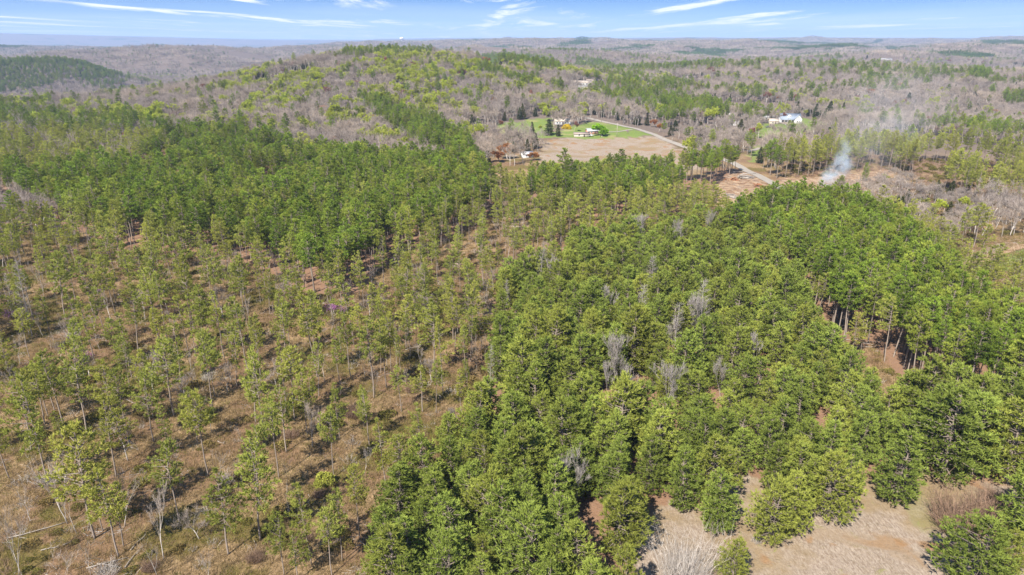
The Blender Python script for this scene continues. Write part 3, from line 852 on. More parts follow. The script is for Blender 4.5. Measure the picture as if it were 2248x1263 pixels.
# thinned pines picked out one by one: foot x, foot y, top y
THIN = [(208, 1182, 935, 1.35), (260, 1222, 1032, 1.1), (226, 1166, 1042, 0.9), (271, 1200, 1060, 1.0), (395, 1152, 971, 1.05), (255, 1046, 868, 1.15), (501, 1217, 1034, 1.15),
        (571, 1186, 949, 1.0), (568, 1124, 940, 0.9), (684, 1240, 1060, 0.75), (624, 1263, 1124, 0.9), (654, 1275, 1164, 1.0), (729, 1264, 1120, 0.9), (751, 1233, 1074, 0.8), (791, 1188, 1028, 0.75),
        (629, 993, 838, 1.1), (612, 1048, 880, 0.9), (848, 1080, 920, 0.9), (871, 1098, 960, 1.0), (69, 989, 810, 1.2), (99, 932, 800, 1.0), (106, 915, 790, 0.9), (120, 901, 780, 1.0),
        (139, 931, 770, 1.1), (191, 954, 745, 1.0), (186, 901, 800, 0.9), (252, 952, 795, 1.0), (281, 956, 808, 0.9), (376, 1000, 883, 0.6), (287, 860, 745, 0.9), (140, 970, 900, 0.7),
        (470, 911, 726, 0.85), (472, 872, 740, 0.7), (458, 1044, 860, 1.0), (434, 974, 850, 1.0), (561, 928, 762, 0.8), (585, 967, 770, 0.85), (573, 837, 690, 0.8), (629, 803, 660, 0.9),
        (640, 780, 665, 1.0), (675, 954, 812, 1.0), (686, 954, 815, 0.9), (749, 867, 726, 0.85), (746, 963, 838, 0.9), (733, 1048, 900, 0.85), (799, 938, 845, 0.8), (791, 785, 672, 0.8),
        (540, 704, 572, 0.95), (486, 642, 550, 0.7), (531, 708, 660, 0.8), (573, 667, 575, 0.7), (593, 692, 590, 0.85), (600, 688, 620, 0.8), (637, 662, 575, 0.85), (660, 670, 560, 0.9),
        (692, 779, 635, 0.9), (730, 700, 575, 0.95), (566, 785, 695, 0.9), (511, 785, 655, 0.85), (493, 790, 640, 0.95), (471, 783, 625, 0.95), (452, 790, 632, 0.9), (430, 787, 650, 0.8), (413, 770, 650, 0.9),
        (91, 628, 540, 0.6), (141, 660, 558, 1.1), (255, 667, 565, 0.8), (290, 656, 530, 0.95), (289, 631, 540, 0.7), (348, 741, 593, 1.15), (368, 747, 600, 0.8), (304, 777, 643, 1.1), (235, 754, 633, 0.8),
        (184, 772, 630, 1.0), (197, 742, 690, 0.6), (65, 785, 680, 0.9), (27, 692, 545, 0.8), (290, 830, 690, 0.9), (262, 800, 700, 0.9), (207, 605, 530, 0.6), (192, 633, 548, 0.9),
        (818, 718, 620, 0.95), (829, 715, 630, 0.8), (980, 708, 605, 0.85), (994, 683, 590, 0.5), (960, 722, 640, 1.0), (912, 727, 640, 0.8), (891, 724, 610, 1.0), (1041, 667, 583, 0.6), (1079, 678, 600, 0.5),
        (901, 785, 690, 0.8), (836, 820, 700, 0.7), (858, 812, 690, 0.8), (872, 810, 720, 0.8), (850, 806, 700, 0.8), (880, 815, 735, 0.7), (973, 864, 700, 0.8), (958, 908, 790, 0.7), (1028, 892, 790, 0.6),
        (1013, 924, 806, 0.85), (811, 977, 855, 1.0), (881, 904, 803, 0.9), (928, 905, 806, 1.35), (926, 1020, 890, 0.85), (1058, 770, 655, 1.0), (1022, 815, 715, 0.9), (400, 850, 700, 0.9), (520, 850, 720, 0.7),
        (330, 900, 770, 0.8), (20, 1050, 905, 0.9), (-30, 1000, 850, 1.0), (-20, 900, 760, 1.0), (30, 850, 730, 0.9), (700, 870, 740, 0.8), (770, 830, 700, 0.9), (430, 700, 590, 0.8), (385, 690, 580, 0.8),
        (340, 640, 535, 0.8), (450, 610, 520, 0.8), (510, 620, 530, 0.9), (1010, 640, 560, 0.8), (960, 620, 530, 0.8), (900, 640, 560, 0.9), (870, 660, 570, 0.9), (990, 560, 480, 0.7), (1060, 600, 520, 0.7), (1110, 560, 480, 0.7)]
for bx, by, ty, w in THIN: put_px('thinned_pine', bx, by, ty, None, w * 0.98, hand=True)

for bx, by, ty, w in [(1690, 1196, 1055, 1.0), (1730, 1170, 1030, 0.95), (1605, 1296, 1190, 0.95), (1810, 1140, 990, 1.05), (1860, 1085, 975, 0.9), (1965, 1108, 955, 1.15), (2068, 1056, 862, 1.3), (2140, 1290, 1150, 1.55),
                      (2200, 1260, 1160, 1.1), (1575, 1170, 1040, 1.0), (1560, 1165, 1075, 0.9), (985, 1000, 905, 1.15), (2248, 1200, 1010, 1.2), (2130, 1050, 880, 1.2), (2210, 1060, 880, 1.2), (1495, 1120, 985, 1.0)]:
    put_px('young_pine', bx, by, ty, None, w * 1.1, hand=True)

# pale leafless trees and dead stems seen one by one
for bx, by, ty, kind, w in [(47, 1262, 1120, 'slim_bare_tree', 0.8), (40, 1262, 1110, 'slim_bare_tree', 0.7), (149, 1150, 990, 'slim_bare_tree', 1.0), (146, 1148, 1045, 'slim_bare_tree', 0.7), (170, 1172, 1055, 'slim_bare_tree', 0.7),
                            (359, 1228, 1064, 'slim_bare_tree', 0.8), (346, 1264, 1172, 'slim_bare_tree', 0.9), (155, 757, 688, 'bare_tree', 0.9), (160, 755, 700, 'slim_bare_tree', 1.3), (71, 742, 572, 'dead_stem', 0.7), (30, 700, 600, 'dead_stem', 0.7),
                            (934, 674, 565, 'slim_bare_tree', 0.6), (930, 674, 572, 'slim_bare_tree', 0.5), (318, 882, 808, 'slim_bare_tree', 0.8), (476, 1070, 985, 'slim_bare_tree', 1.1), (636, 1142, 1085, 'dead_stem', 0.7), (200, 1263, 1195, 'slim_bare_tree', 1.1),
                            (155, 535, 476, 'bare_tree', 1.15), (490, 620, 560, 'slim_bare_tree', 0.9), (590, 600, 545, 'slim_bare_tree', 1.0), (610, 605, 540, 'slim_bare_tree', 0.8), (560, 585, 535, 'slim_bare_tree', 0.8), (575, 590, 540, 'slim_bare_tree', 0.9),
                            (1500, 1282, 1142, 'fan_tree', 0.72), (1562, 1195, 1150, 'slim_bare_tree', 1.0), (735, 705, 640, 'slim_bare_tree', 0.8), (665, 830, 785, 'slim_bare_tree', 1.4), (430, 830, 790, 'slim_bare_tree', 1.2), (310, 850, 800, 'slim_bare_tree', 1.3), (895, 770, 720, 'slim_bare_tree', 0.8)]:
    put_px(kind, bx, by, ty, None, w, hand=True)
for bx, by, h, w in [(1357, 865, 12, 1.0), (1363, 862, 9, 1.0), (1457, 930, 12, 1.1), (1480, 790, 12, 1.2), (1472, 788, 9, 1.0), (1530, 758, 15, 1.1), (1522, 756, 12, 1.0), (1538, 752, 11, 1.1), (1582, 885, 9, 0.9), (1272, 1140, 12, 1.0),
                     (1652, 825, 9, 0.9), (1185, 640, 14, 0.8), (1203, 640, 11, 1.0), (1425, 665, 12, 1.1), (1332, 725, 11, 1.4), (1405, 740, 12, 1.1), (1392, 565, 14, 1.1), (1477, 575, 14, 1.1), (1490, 590, 12, 1.1),
                     (1332, 895, 9, 0.9), (1378, 900, 8, 1.2), (1548, 545, 13, 1.0), (1110, 700, 9, 0.7), (1075, 870, 10, 0.6), (1415, 560, 12, 0.8)]:
    put_px('dead_stem' if int(bx) % 5 < 2 else 'pale_bare_tree', bx, by, None, h + 3.0, w * (1.0 if int(bx) % 5 < 2 else 0.68), hand=True, gap=True)

g1 = np.random.default_rng(21)
def far_from(kinds, x, y, dmin):
    P = np.array([(t['x'], t['y']) for k in kinds for t in TREES[k]])
    ok = np.ones(len(x), bool)
    for i in range(0, len(x), 4000):
        d = (x[i:i + 4000, None] - P[None, :, 0]) ** 2 + (y[i:i + 4000, None] - P[None, :, 1]) ** 2
        ok[i:i + 4000] = d.min(1) > dmin * dmin
    return ok

x, y = spread(lambda a, b: (np.hypot(a, b) < 330) & (np.hypot(a, b) > 85) & ~in_any(['young', 'right_stand', 'left_stand', 'centre_strip', 'clearing'], a, b) & (a < 30), (-330, 30, 60, 330), 10.5, g1)
ok = far_from(['thinned_pine', 'slim_bare_tree', 'bare_tree'], x, y, 2.5)
for a, b in zip(x[ok], y[ok]): put(['slim_bare_tree', 'slim_bare_tree', 'slim_bare_tree', 'bare_tree'][int(g1.integers(0, 4))], a, b, g1.uniform(3.5, 11), g1.uniform(0.7, 1.3))
for bx, by, h in [(165, 246, 15), (345, 228, 14), (380, 222, 14), (325, 232, 13), (412, 225, 13), (450, 236, 13), (492, 236, 13), (570, 262, 12), (622, 218, 12), (702, 196, 12), (722, 205, 12), (645, 176, 12), (832, 150, 14), (855, 152, 13), (882, 242, 12), (862, 232, 12), (902, 252, 12), (946, 250, 12),
                  (1002, 268, 11), (962, 318, 11), (130, 252, 11), (235, 240, 11), (290, 236, 11), (520, 260, 9), (405, 268, 9), (590, 268, 8), (770, 240, 11), (815, 236, 12), (660, 232, 10), (1010, 180, 10), (1900, 232, 14), (1545, 300, 10)]:
    put_px('leafing_tree', bx, by, None, h, 1.1, hand=True)
# young plantation
OPEN = ['clearing', 'glade', 'fork_gap', 'corner', 'snag_gap', 'trunk_gap']
x, y = spread(lambda a, b: inside(Z['young'], a, b) & ~in_any(OPEN, a, b) & ~near_open(a, b, ['clearing', 'corner'], 3.3), (-60, 330, 45, 330), 5.5, g1)
ok = far_from(['young_pine', 'dead_stem'], x, y, 4.0)
qx, qy, _w = project(x, y, height(x, y))
for t in [t for k in ('dead_stem', 'pale_bare_tree') for t in TREES[k] if t.get('gap')]:                 # the dead stems stand in small gaps of their own
    r_ = math.hypot(t['x'], t['y']); ux, uy = t['x'] / r_, t['y'] / r_
    al = (t['x'] - x) * ux + (t['y'] - y) * uy; la = np.abs((x - t['x']) * uy - (y - t['y']) * ux)
    ok &= ~((al > -3.0) & (al < 8.5) & (la < 3.4))
for a, b in zip(x[ok], y[ok]):
    h = 12.4 + 2.6 * (float(fbm(a, b, 40, 2, 8)) - 0.5) * 2 + g1.normal(0, 1.7)
    ax_, ay_, _w = project(a, b, float(height(a, b)))
    if ax_ > 2015: h += 3.5
    put('young_pine', a, b, max(h, 7.5), g1.uniform(0.95, 1.3))
# the tall stands
x, y = spread(lambda a, b: in_any(['right_stand'], a, b), (60, 420, 90, 420), 4.5, g1)
for a, b in zip(x, y): put('plantation_pine', a, b, g1.normal(18.0, 1.2), g1.uniform(0.9, 1.15))
x, y = spread(lambda a, b: in_any(['left_stand', 'centre_strip'], a, b), (-420, 300, 180, 520), 5.5, g1)
ok = ~near_line(ROAD_XY, x, y, 7) & ~in_any(['log_yard', 'field', 'lawn_b'], x, y) & (fbm(x, y, 30, 2, 19) < 0.70)
x, y = x[ok], y[ok]
for a, b in zip(x, y):
    if g1.uniform() < 0.13: put('thinned_pine', a, b, g1.normal(17, 2.0), g1.uniform(0.9, 1.2))
    else: put('plantation_pine', a, b, g1.normal(18.3 if a < 0 else 16.6, 1.8), g1.uniform(0.9, 1.25))
x, y = spread(lambda a, b: in_any(['upper_strip'], a, b), (-420, 300, 300, 820), 5.6, g1)
ok = fbm(x, y, 60, 3, 29) < 0.60
for a, b in zip(x[ok], y[ok]): put('plantation_pine', a, b, g1.normal(17, 1.8), g1.uniform(0.9, 1.15))
# thinned land round the hand-placed pines
NOT_THIN = ['young', 'right_stand', 'left_stand', 'centre_strip', 'clearing', 'log_yard', 'burn_yard', 'field', 'lawn_a', 'lawn_b', 'house_lawn', 'scrub', 'path_right', 'green_right', 'straw_right', 'bank', 'verge', 'upper_strip']
x, y = spread(lambda a, b: (np.hypot(a, b) < 330) & ~in_any(NOT_THIN, a, b), (-330, 60, 60, 330), 9.0, g1)
ok = far_from(['thinned_pine', 'young_pine'], x, y, 6.8) & (np.hypot(x, y) > 130) | (far_from(['thinned_pine', 'young_pine'], x, y, 14) & (np.hypot(x, y) > 95) & (x < 0))
for a, b in zip(x[ok], y[ok]): put('thinned_pine', a, b, g1.normal(17, 2.2), g1.uniform(0.75, 1.15))
# open strip between the stands, and the hill shoulder behind the big stand
x, y = spread(lambda a, b: (b > 150) & (b < 420) & (a > -40) & (a < 190) & ~in_any(NOT_THIN, a, b), (-40, 190, 150, 420), 7.8, g1)
qx, qy, _w = project(x, y, height(x, y))
ok = far_from(['thinned_pine', 'young_pine'], x, y, 5.0) & ~near_line(ROAD_XY, x, y, 8) & ~((qx > 1575) & (qy < 482)) & ~((qx > 1480) & (qy < 440)) & ~((qx > 1040) & (qx < 1190) & (qy < 425)) & ~in_any(['gap_a', 'gap_b', 'gap_c', 'gap_d'], x, y)
for a, b in zip(x[ok], y[ok]): put('thinned_pine', a, b, g1.normal(14.5, 2.0), g1.uniform(0.9, 1.25))
x, y = spread(lambda a, b: inside(Z['hill_thin'], a, b), (-700, -50, 300, 640), 8.2, g1)
for a, b in zip(x, y):
    put('thinned_pine' if g1.uniform() < 0.8 else 'slim_bare_tree', a, b, g1.normal(17, 2), g1.uniform(1.0, 1.3))
x, y = spread(lambda a, b: inside(Z['burn_wood'], a, b) & ~inside(Z['burn_yard'], a, b), (100, 700, 250, 620), 6.8, g1)
ok = ~near_line(ROAD_XY, x, y, 8) & (fbm(x, y, 45, 2, 39) < 0.64)
for a, b in zip(x[ok], y[ok]): put('thinned_pine', a, b, g1.normal(19.0, 1.8), g1.uniform(0.75, 1.0))
x, y = spread(lambda a, b: inside(Z['scrub'], a, b), (120, 460, 200, 420), 5.5, g1)
for a, b in zip(x, y):
    r = g1.uniform()
    put('bare_tree' if r < 0.55 else 'cedar_tree' if r < 0.65 else 'leafing_tree' if r < 0.68 else 'bare_tree', a, b, g1.uniform(5, 10), 1.25)
# single trees about the homesteads
for kind, bx, by, ty, w in [('lawn_tree', 1322, 300, 268, 1.35), ('redbud_tree', 1376, 293, 284, 1.2), ('rust_tree', 1115, 350, 309, 1.3), ('rust_tree', 1096, 356, 329, 1.6), ('rust_tree', 1172, 352, 331, 1.5), ('rust_tree', 1438, 280, 260, 1.0),
                            ('rust_tree', 1245, 263, 241, 0.8), ('crimson_tree', 1100, 284, 263, 1.0), ('crimson_tree', 1260, 289, 265, 1.0), ('cedar_tree', 1168, 296, 268, 1.1), ('cedar_tree', 1205, 298, 262, 1.5), ('cedar_tree', 1225, 300, 274, 1.2), ('bare_tree', 1153, 296, 262, 0.9),
                            ('bare_tree', 1120, 293, 272, 0.9), ('leafing_tree', 1188, 293, 273, 0.9), ('cedar_tree', 1083, 320, 304, 1.1), ('cedar_tree', 1157, 342, 306, 1.2), ('bare_tree', 1141, 342, 296, 1.1), ('bare_tree', 1182, 335, 307, 1.2), ('bare_tree', 1195, 325, 303, 1.2),
                            ('leafing_tree', 1042, 318, 298, 0.8), ('bare_tree', 1090, 318, 280, 1.0), ('cedar_tree', 1107, 266, 246, 1.2), ('cedar_tree', 1140, 263, 236, 1.2), ('cedar_tree', 1148, 262, 228, 1.0), ('cedar_tree', 1175, 256, 236, 1.5),
                            ('leafing_tree', 1572, 283, 230, 1.15), ('cedar_tree', 1790, 260, 228, 1.3), ('leafing_tree', 1768, 258, 240, 0.9), ('cedar_tree', 1750, 252, 224, 1.2), ('plantation_pine', 1905, 275, 238, 1.9), ('plantation_pine', 1890, 272, 240, 1.6), ('cedar_tree', 1815, 265, 222, 1.2), ('cedar_tree', 1850, 258, 226, 1.0),
                            ('bare_tree', 1840, 282, 240, 1.6), ('bare_tree', 1880, 284, 246, 1.3), ('bare_tree', 1935, 305, 262, 1.7), ('crimson_tree', 1648, 308, 278, 0.9), ('crimson_tree', 1682, 228, 200, 1.2), ('crimson_tree', 1745, 228, 206, 1.2), ('bare_tree', 1665, 262, 228, 1.3),
                            ('bare_tree', 1630, 282, 248, 1.2), ('cedar_tree', 1622, 300, 262, 1.4), ('cedar_tree', 1535, 300, 268, 1.3), ('bare_tree', 1530, 278, 236, 1.4), ('leafing_tree', 1665, 305, 268, 0.8), ('leafing_tree', 1708, 268, 246, 1.2),
                            ('plantation_pine', 1690, 385, 305, 1.3), ('plantation_pine', 1705, 392, 320, 1.3), ('plantation_pine', 1675, 372, 318, 1.2), ('young_pine', 1840, 428, 386, 1.0), ('young_pine', 1895, 398, 358, 0.7), ('plantation_pine', 1640, 340, 285, 1.2), ('plantation_pine', 1648, 346, 292, 1.2),
                            ('bare_tree', 2055, 520, 470, 1.2), ('bare_tree', 2035, 530, 480, 1.2), ('leafing_tree', 1970, 500, 440, 0.6), ('rust_tree', 1515, 540, 512, 0.8), ('rust_tree', 1540, 548, 520, 0.9), ('rust_tree', 1632, 900, 868, 0.45), ('lawn_tree', 2150, 610, 590, 0.6),
                            ('leafing_tree', 8, 590, 535, 0.8), ('leafing_tree', 620, 560, 530, 0.5)]:
    put_px(kind, bx, by, ty, None, w, hand=True)
for kind, bx, by, h, w in [('plantation_pine', 1455, 303, 13, 1.2), ('cedar_tree', 1472, 298, 8, 1.4), ('bare_tree', 1490, 306, 12, 1.2), ('plantation_pine', 1506, 318, 13, 1.3), ('cedar_tree', 1522, 324, 9, 1.4), ('rust_tree', 1446, 290, 8, 1.1), ('bare_tree', 1542, 327, 12, 1.3),
                           ('cedar_tree', 1482, 288, 9, 1.5), ('bare_tree', 1500, 292, 13, 1.2), ('bare_tree', 1432, 272, 12, 1.2), ('cedar_tree', 1420, 276, 8, 1.5), ('plantation_pine', 1560, 335, 14, 1.2), ('leafing_tree', 1515, 302, 9, 1.1), ('bare_tree', 1412, 266, 13, 1.2), ('plantation_pine', 1465, 280, 14, 1.3),
                           ('cedar_tree', 1580, 340, 9, 1.4), ('bare_tree', 1598, 345, 12, 1.2), ('plantation_pine', 1495, 275, 15, 1.3), ('plantation_pine', 1520, 285, 15, 1.3), ('bare_tree', 1455, 265, 13, 1.2), ('bare_tree', 1475, 312, 9, 1.2)]:
    put_px(kind, bx, by, None, h, w, hand=True)
for bx, by, h in [(48, 608, 3.5), (215, 518 + 130, 3), (185, 800, 3.5), (20, 700, 4), (735, 690, 5), (750, 692, 4), (195, 790, 3.5), (404, 604, 3.0), (28, 700, 3.5)]:
    put_px('redbud_tree', bx, by, None, h, 1.0, hand=True)

# woods beyond the plantations
PINE_PATCH = [poly(p) for p in ([(1430, 282), (1455, 250), (1500, 240), (1570, 245), (1580, 262), (1500, 278)], [(1020, 170), (1060, 160), (1180, 200), (1160, 205)],
                                [(2110, 178), (2150, 168), (2180, 182), (2150, 196)], [(2195, 230), (2300, 215), (2300, 245), (2210, 248)], [(1210, 200), (1230, 200), (1240, 212), (1220, 216)],
                                [(1060, 132), (1120, 128), (1200, 150), (1230, 168), (1180, 165), (1100, 145)], [(1475, 118), (1560, 112), (1590, 120), (1500, 126)])]
PINE_DISC = []
for bx, D_, a_, b_ in ((40, 1980, 190, 170), (232, 2080, 120, 150), (165, 1600, 100, 130), (2075, 2840, 200, 170), (2208, 5600, 240, 260), (1540, 5400, 520, 260), (-60, 1900, 150, 150), (1700, 3900, 260, 160), (420, 6000, 420, 220)):
    t_ = (bx - PW / 2) / PF / 0.94
    PINE_DISC.append((D_ * t_ / math.hypot(1, t_), D_ / math.hypot(1, t_), a_, b_, -math.atan(t_)))
def in_patch(x, y):
    r = np.zeros(np.shape(x), bool)
    for cx_, cy_, a_, b_, ro in PINE_DISC: r |= gauss(np.asarray(x), np.asarray(y), cx_, cy_, a_, b_, ro) > 0.37
    for p in PINE_PATCH: r |= inside(p, x, y)
    return r
NEAR = list(Z)
HOUSE_SPOTS = []
def open_spot(x, y):
    r = np.zeros(np.shape(x), bool)
    for hx, hy, hr in HOUSE_SPOTS: r |= (x - hx) ** 2 + (y - hy) ** 2 < hr * hr
    return r
for bx, by, rr_ in [(1735, 264, 18), (1625, 246, 15), (1690, 268, 9), (1240, 268, 10), (1155, 345, 12), (1280, 184, 20), (1300, 192, 14), (1205, 168, 16), (1610, 270, 14), (1292, 298, 14), (1392, 253, 10), (1680, 268, 12), (1945, 132, 60), (1600, 108, 60), (2160, 158, 50), (1110, 108, 60), (1840, 125, 60), (1215, 262, 8)]:
    G = ground(bx, by); HOUSE_SPOTS.append((G[0], G[1] - 0.25 * rr_, rr_))

WOODS = {k: [] for k in ('bare_tree', 'slim_bare_tree', 'leafing_tree', 'cedar_tree', 'crimson_tree', 'plantation_pine', 'rust_tree')}
def species(x, y, g):
    n = len(x)
    u = g.uniform(size=n)
    hill = np.exp(-(((x + 230) / 420) ** 2 + ((y - 800) / 330) ** 2))
    ridge = np.maximum(hill, np.exp(-(((x + 330) / 300) ** 2 + ((y - 640) / 170) ** 2)))
    leafy_ = smooth(0.42, 0.70, fbm(x, y, 45, 2, 70)) * (0.04 + 0.55 * ridge)
    pinef = np.where(in_patch(x, y), 0.93, smooth(0.60, 0.72, fbm(x, y, 170, 3, 71)) * 0.5 + 0.03 + 0.03 * hill)
    ced = 0.03 + 0.07 * smooth(0.5, 0.7, fbm(x, y, 90, 2, 72))
    k = np.full(n, 'bare_tree', dtype=object)
    k[g.uniform(size=n) < 0.45] = 'slim_bare_tree'
    k[u < ced] = 'cedar_tree'
    k[g.uniform(size=n) < 0.012] = 'crimson_tree'
    k[g.uniform(size=n) < 0.006] = 'rust_tree'
    k[g.uniform(size=n) < leafy_] = 'leafing_tree'
    k[g.uniform(size=n) < pinef] = 'plantation_pine'
    return k
g2 = np.random.default_rng(33)
SEEN = [t for k in TREES for t in TREES[k] if t.get('hand') and math.hypot(t['x'], t['y']) > 330]
def woods_ok(x, y):
    r = np.hypot(x, y)
    strip_ = (y < 420) & (x > -40) & (x < 190)
    return (r > 330) & ~(strip_ & (r < 430)) & ~in_any(NEAR, x, y) & ~near_line(ROAD_XY, x, y, 8) & ~near_line(DRIVE, x, y, 6) & ~open_spot(x, y)
for (ra, rb, dm) in ((330, 1000, 6.2), (1000, 2600, 8.5)):
    xx, yy = spread(lambda a, b: (np.hypot(a, b) >= ra) & (np.hypot(a, b) < rb), (-rb * 0.75, rb * 0.75, ra * 0.7, rb), dm, g2)
    ok = woods_ok(xx, yy) & ((fbm(xx, yy, 140, 3, 73) < 0.70) | in_patch(xx, yy))
    for t in SEEN:                            # trees seen singly are not hidden by the wood before them
        r_ = math.hypot(t['x'], t['y'])
        if r_ < ra - 30 or r_ > rb: continue
        ux, uy = t['x'] / r_, t['y'] / r_
        al = (t['x'] - xx) * ux + (t['y'] - yy) * uy; la = np.abs((xx - t['x']) * uy - (yy - t['y']) * ux)
        ok &= ~((al > -4.0) & (al < 24.0) & (la < 5.5))
    xx, yy = xx[ok], yy[ok]
    kk = species(xx, yy, g2)
    hh = {'bare_tree': 14, 'slim_bare_tree': 15, 'leafing_tree': 14, 'cedar_tree': 9, 'crimson_tree': 12, 'plantation_pine': 16, 'rust_tree': 10}
    grow = 1.0 if ra < 900 else 1.12
    for k in WOODS:
        s = kk == k
        if s.any():
            for a, b, c in zip(xx[s], yy[s], g2.normal(1.0, 0.13, s.sum())):
                WOODS[k].append((a, b, max(c, 0.6) * hh[k] * grow / K[k]['H'], grow * (1.15 if k != 'plantation_pine' else 1.05)))

# ---------------------------------------------------------------- stuff scattered by geometry nodes
def scatter(name, pts, rotz, scl, pick, protos, label, tilt=None):
    me = bpy.data.meshes.new(name)
    n = len(pts)
    me.vertices.add(n); me.vertices.foreach_set('co', np.asarray(pts, np.float32).ravel())
    rot = np.zeros((n, 3), np.float32); rot[:, 2] = rotz
    if tilt is not None: rot[:, :2] = tilt
    a = me.attributes.new('rot', 'FLOAT_VECTOR', 'POINT'); a.data.foreach_set('vector', rot.ravel())
    a = me.attributes.new('scl', 'FLOAT_VECTOR', 'POINT'); a.data.foreach_set('vector', np.asarray(scl, np.float32).ravel())
    a = me.attributes.new('pick', 'INT', 'POINT'); a.data.foreach_set('value', np.asarray(pick, np.int32))
    o = link(name, me)
    tag(o, label, None, None, 'stuff')
    c = bpy.data.collections.new(name + '_sources')
    for i, p in enumerate(protos):
        q = bpy.data.objects.new('%s_source_%02d' % (name, i), p); c.objects.link(q)
    t = bpy.data.node_groups.new(name, 'GeometryNodeTree')
    t.interface.new_socket('Geometry', in_out='INPUT', socket_type='NodeSocketGeometry')
    t.interface.new_socket('Geometry', in_out='OUTPUT', socket_type='NodeSocketGeometry')
    N, L = t.nodes.new, t.links.new
    gi, go = N('NodeGroupInput'), N('NodeGroupOutput')
    ci = N('GeometryNodeCollectionInfo'); ci.inputs['Collection'].default_value = c
    ci.inputs['Separate Children'].default_value = True; ci.inputs['Reset Children'].default_value = True
    ip = N('GeometryNodeInstanceOnPoints'); ip.inputs['Pick Instance'].default_value = True
    def na(nm, ty):
        q = N('GeometryNodeInputNamedAttribute'); q.data_type = ty; q.inputs['Name'].default_value = nm
        return q.outputs['Attribute']
    L(gi.outputs[0], ip.inputs['Points']); L(ci.outputs[0], ip.inputs['Instance'])
    L(na('pick', 'INT'), ip.inputs['Instance Index'])
    L(na('rot', 'FLOAT_VECTOR'), ip.inputs['Rotation']); L(na('scl', 'FLOAT_VECTOR'), ip.inputs['Scale'])
    L(ip.outputs[0], go.inputs[0])
    md = o.modifiers.new('scatter', 'NODES'); md.node_group = t
    return o

def on_ground(x, y, dz=0.0):
    return np.stack([x, y, height(x, y) + dz], 1)

# --- which trees stand as objects of their own: the 300 of a kind that show largest
ONES = {}
REST = {}
for k, L in TREES.items():
    if not L: continue
    x = np.array([t['x'] for t in L]); y = np.array([t['y'] for t in L]); h = np.array([t['s'] for t in L]) * K[k]['H']
    z = height(x, y)
    px_, py_, w_ = project(x, y, z); tx_, ty_, tw_ = project(x, y, z + h)
    mx, my = (px_ + tx_) / 2, (py_ + ty_) / 2
    vis = (w_ > 10) & (mx > -10) & (mx < PW + 10) & (my < PH + 25) & (my > 0)
    size = np.where(vis, h / np.hypot(x, y), 0) + np.array([0.5 if t.get('hand') and v else 0 for t, v in zip(L, vis)])
    o = np.argsort(-size)
    lim = 300
    one = [i for i in o[:lim] if size[i] > 0]
    for i in one: L[i].update(px=float(px_[i]), py=float(py_[i]), mx=float(mx[i]), my=float(my[i]), z=float(z[i]))
    ONES[k] = [L[i] for i in one]
    sel = set(one)
    REST[k] = [t for i, t in enumerate(L) if i not in sel]

ORD = 'zeroth first second third fourth fifth sixth seventh eighth ninth tenth eleventh twelfth thirteenth fourteenth fifteenth sixteenth seventeenth eighteenth nineteenth twentieth'.split()
TENS = {2: 'twenty', 3: 'thirty', 4: 'forty'}
def nth(n):
    return ORD[n] if n <= 20 else TENS[n // 10] + "-" + ORD[n % 10] if n % 10 else {30: "thirtieth", 40: "fortieth"}[n]
LOOK = {'young_pine': ('pine', 'bushy green young pine in the dense plantation', 'bushy young pines of the dense plantation'),
        'plantation_pine': ('pine', 'tall deep-green pine of the closed stands', 'tall pines of the closed stands'),
        'thinned_pine': ('pine', 'long-trunked olive pine on thinned land', 'widely spaced pines on thinned land'),
        'bare_tree': ('bare tree', 'wide grey leafless tree', 'grey leafless trees'),
        'slim_bare_tree': ('bare tree', 'slim pale leafless tree', 'slim pale leafless trees'),
        'pale_bare_tree': ('bare tree', 'whitish leafless tree among young pines', 'whitish leafless trees among young pines'),
        'dead_stem': ('dead tree', 'pale dead stem with stubby branches', 'pale dead stems'),
        'leafing_tree': ('tree', 'yellow-green tree in new leaf', 'yellow-green trees in new leaf'),
        'cedar_tree': ('cedar', 'dark pointed evergreen', 'dark pointed evergreens'),
        'rust_tree': ('tree', 'rust-orange budding tree', 'rust-orange budding trees'),
        'crimson_tree': ('tree', 'dull crimson budding tree', 'crimson budding trees'),
        'redbud_tree': ('blossom tree', 'small tree with purple-pink blossom', 'small purple-pink blossom trees'),
        'fan_tree': ('bare tree', 'wide pale leafless tree fanning out over the straw clearing', 'pale fan-shaped leafless trees'),
        'lawn_tree': ('tree', 'dense bright green round tree', 'bright green round trees')}
def plant(kind, t, i, label):
    d = K[kind]
    me = d['me'][t.get('var', i % len(d['me']))]
    root = bpy.data.objects.new(kind, None)
    COL.objects.link(root)
    root.empty_display_size = 0.5
    root.location = (t['x'], t['y'], t['z'] - 0.05)
    root.rotation_euler = (g3.normal(0, 0.035), g3.normal(0, 0.035), g3.uniform(0, 6.28))
    root.scale = (t['s'] * t['w'], t['s'] * t['w'], t['s'])
    c, l, gr = LOOK[kind]
    tag(root, label, c, gr)
    link('trunk', me[0], root); link('crown', me[1], root)
    return root
g3 = np.random.default_rng(44)
for kind, L in ONES.items():
    look = LOOK[kind][1]
    if len(L) <= 12:
        for i, t in enumerate(sorted(L, key=lambda t: t['px'])):
            plant(kind, t, i, '%s, %s of its kind counted from the left' % (look, nth(i + 1)) if len(L) > 1 else look)
        continue
    S = sorted(L, key=lambda t: -t['py'])
    per = max(8, min(16, int(math.sqrt(len(S)))))
    for r in range(0, len(S), per):
        row = sorted(S[r:r + per], key=lambda t: t['px'])
        for i, t in enumerate(row):
            plant(kind, t, r + i * 5 + (i // 3), '%s, %s from left, %s row from bottom' % (look, nth(i + 1), nth(r // per + 1)))

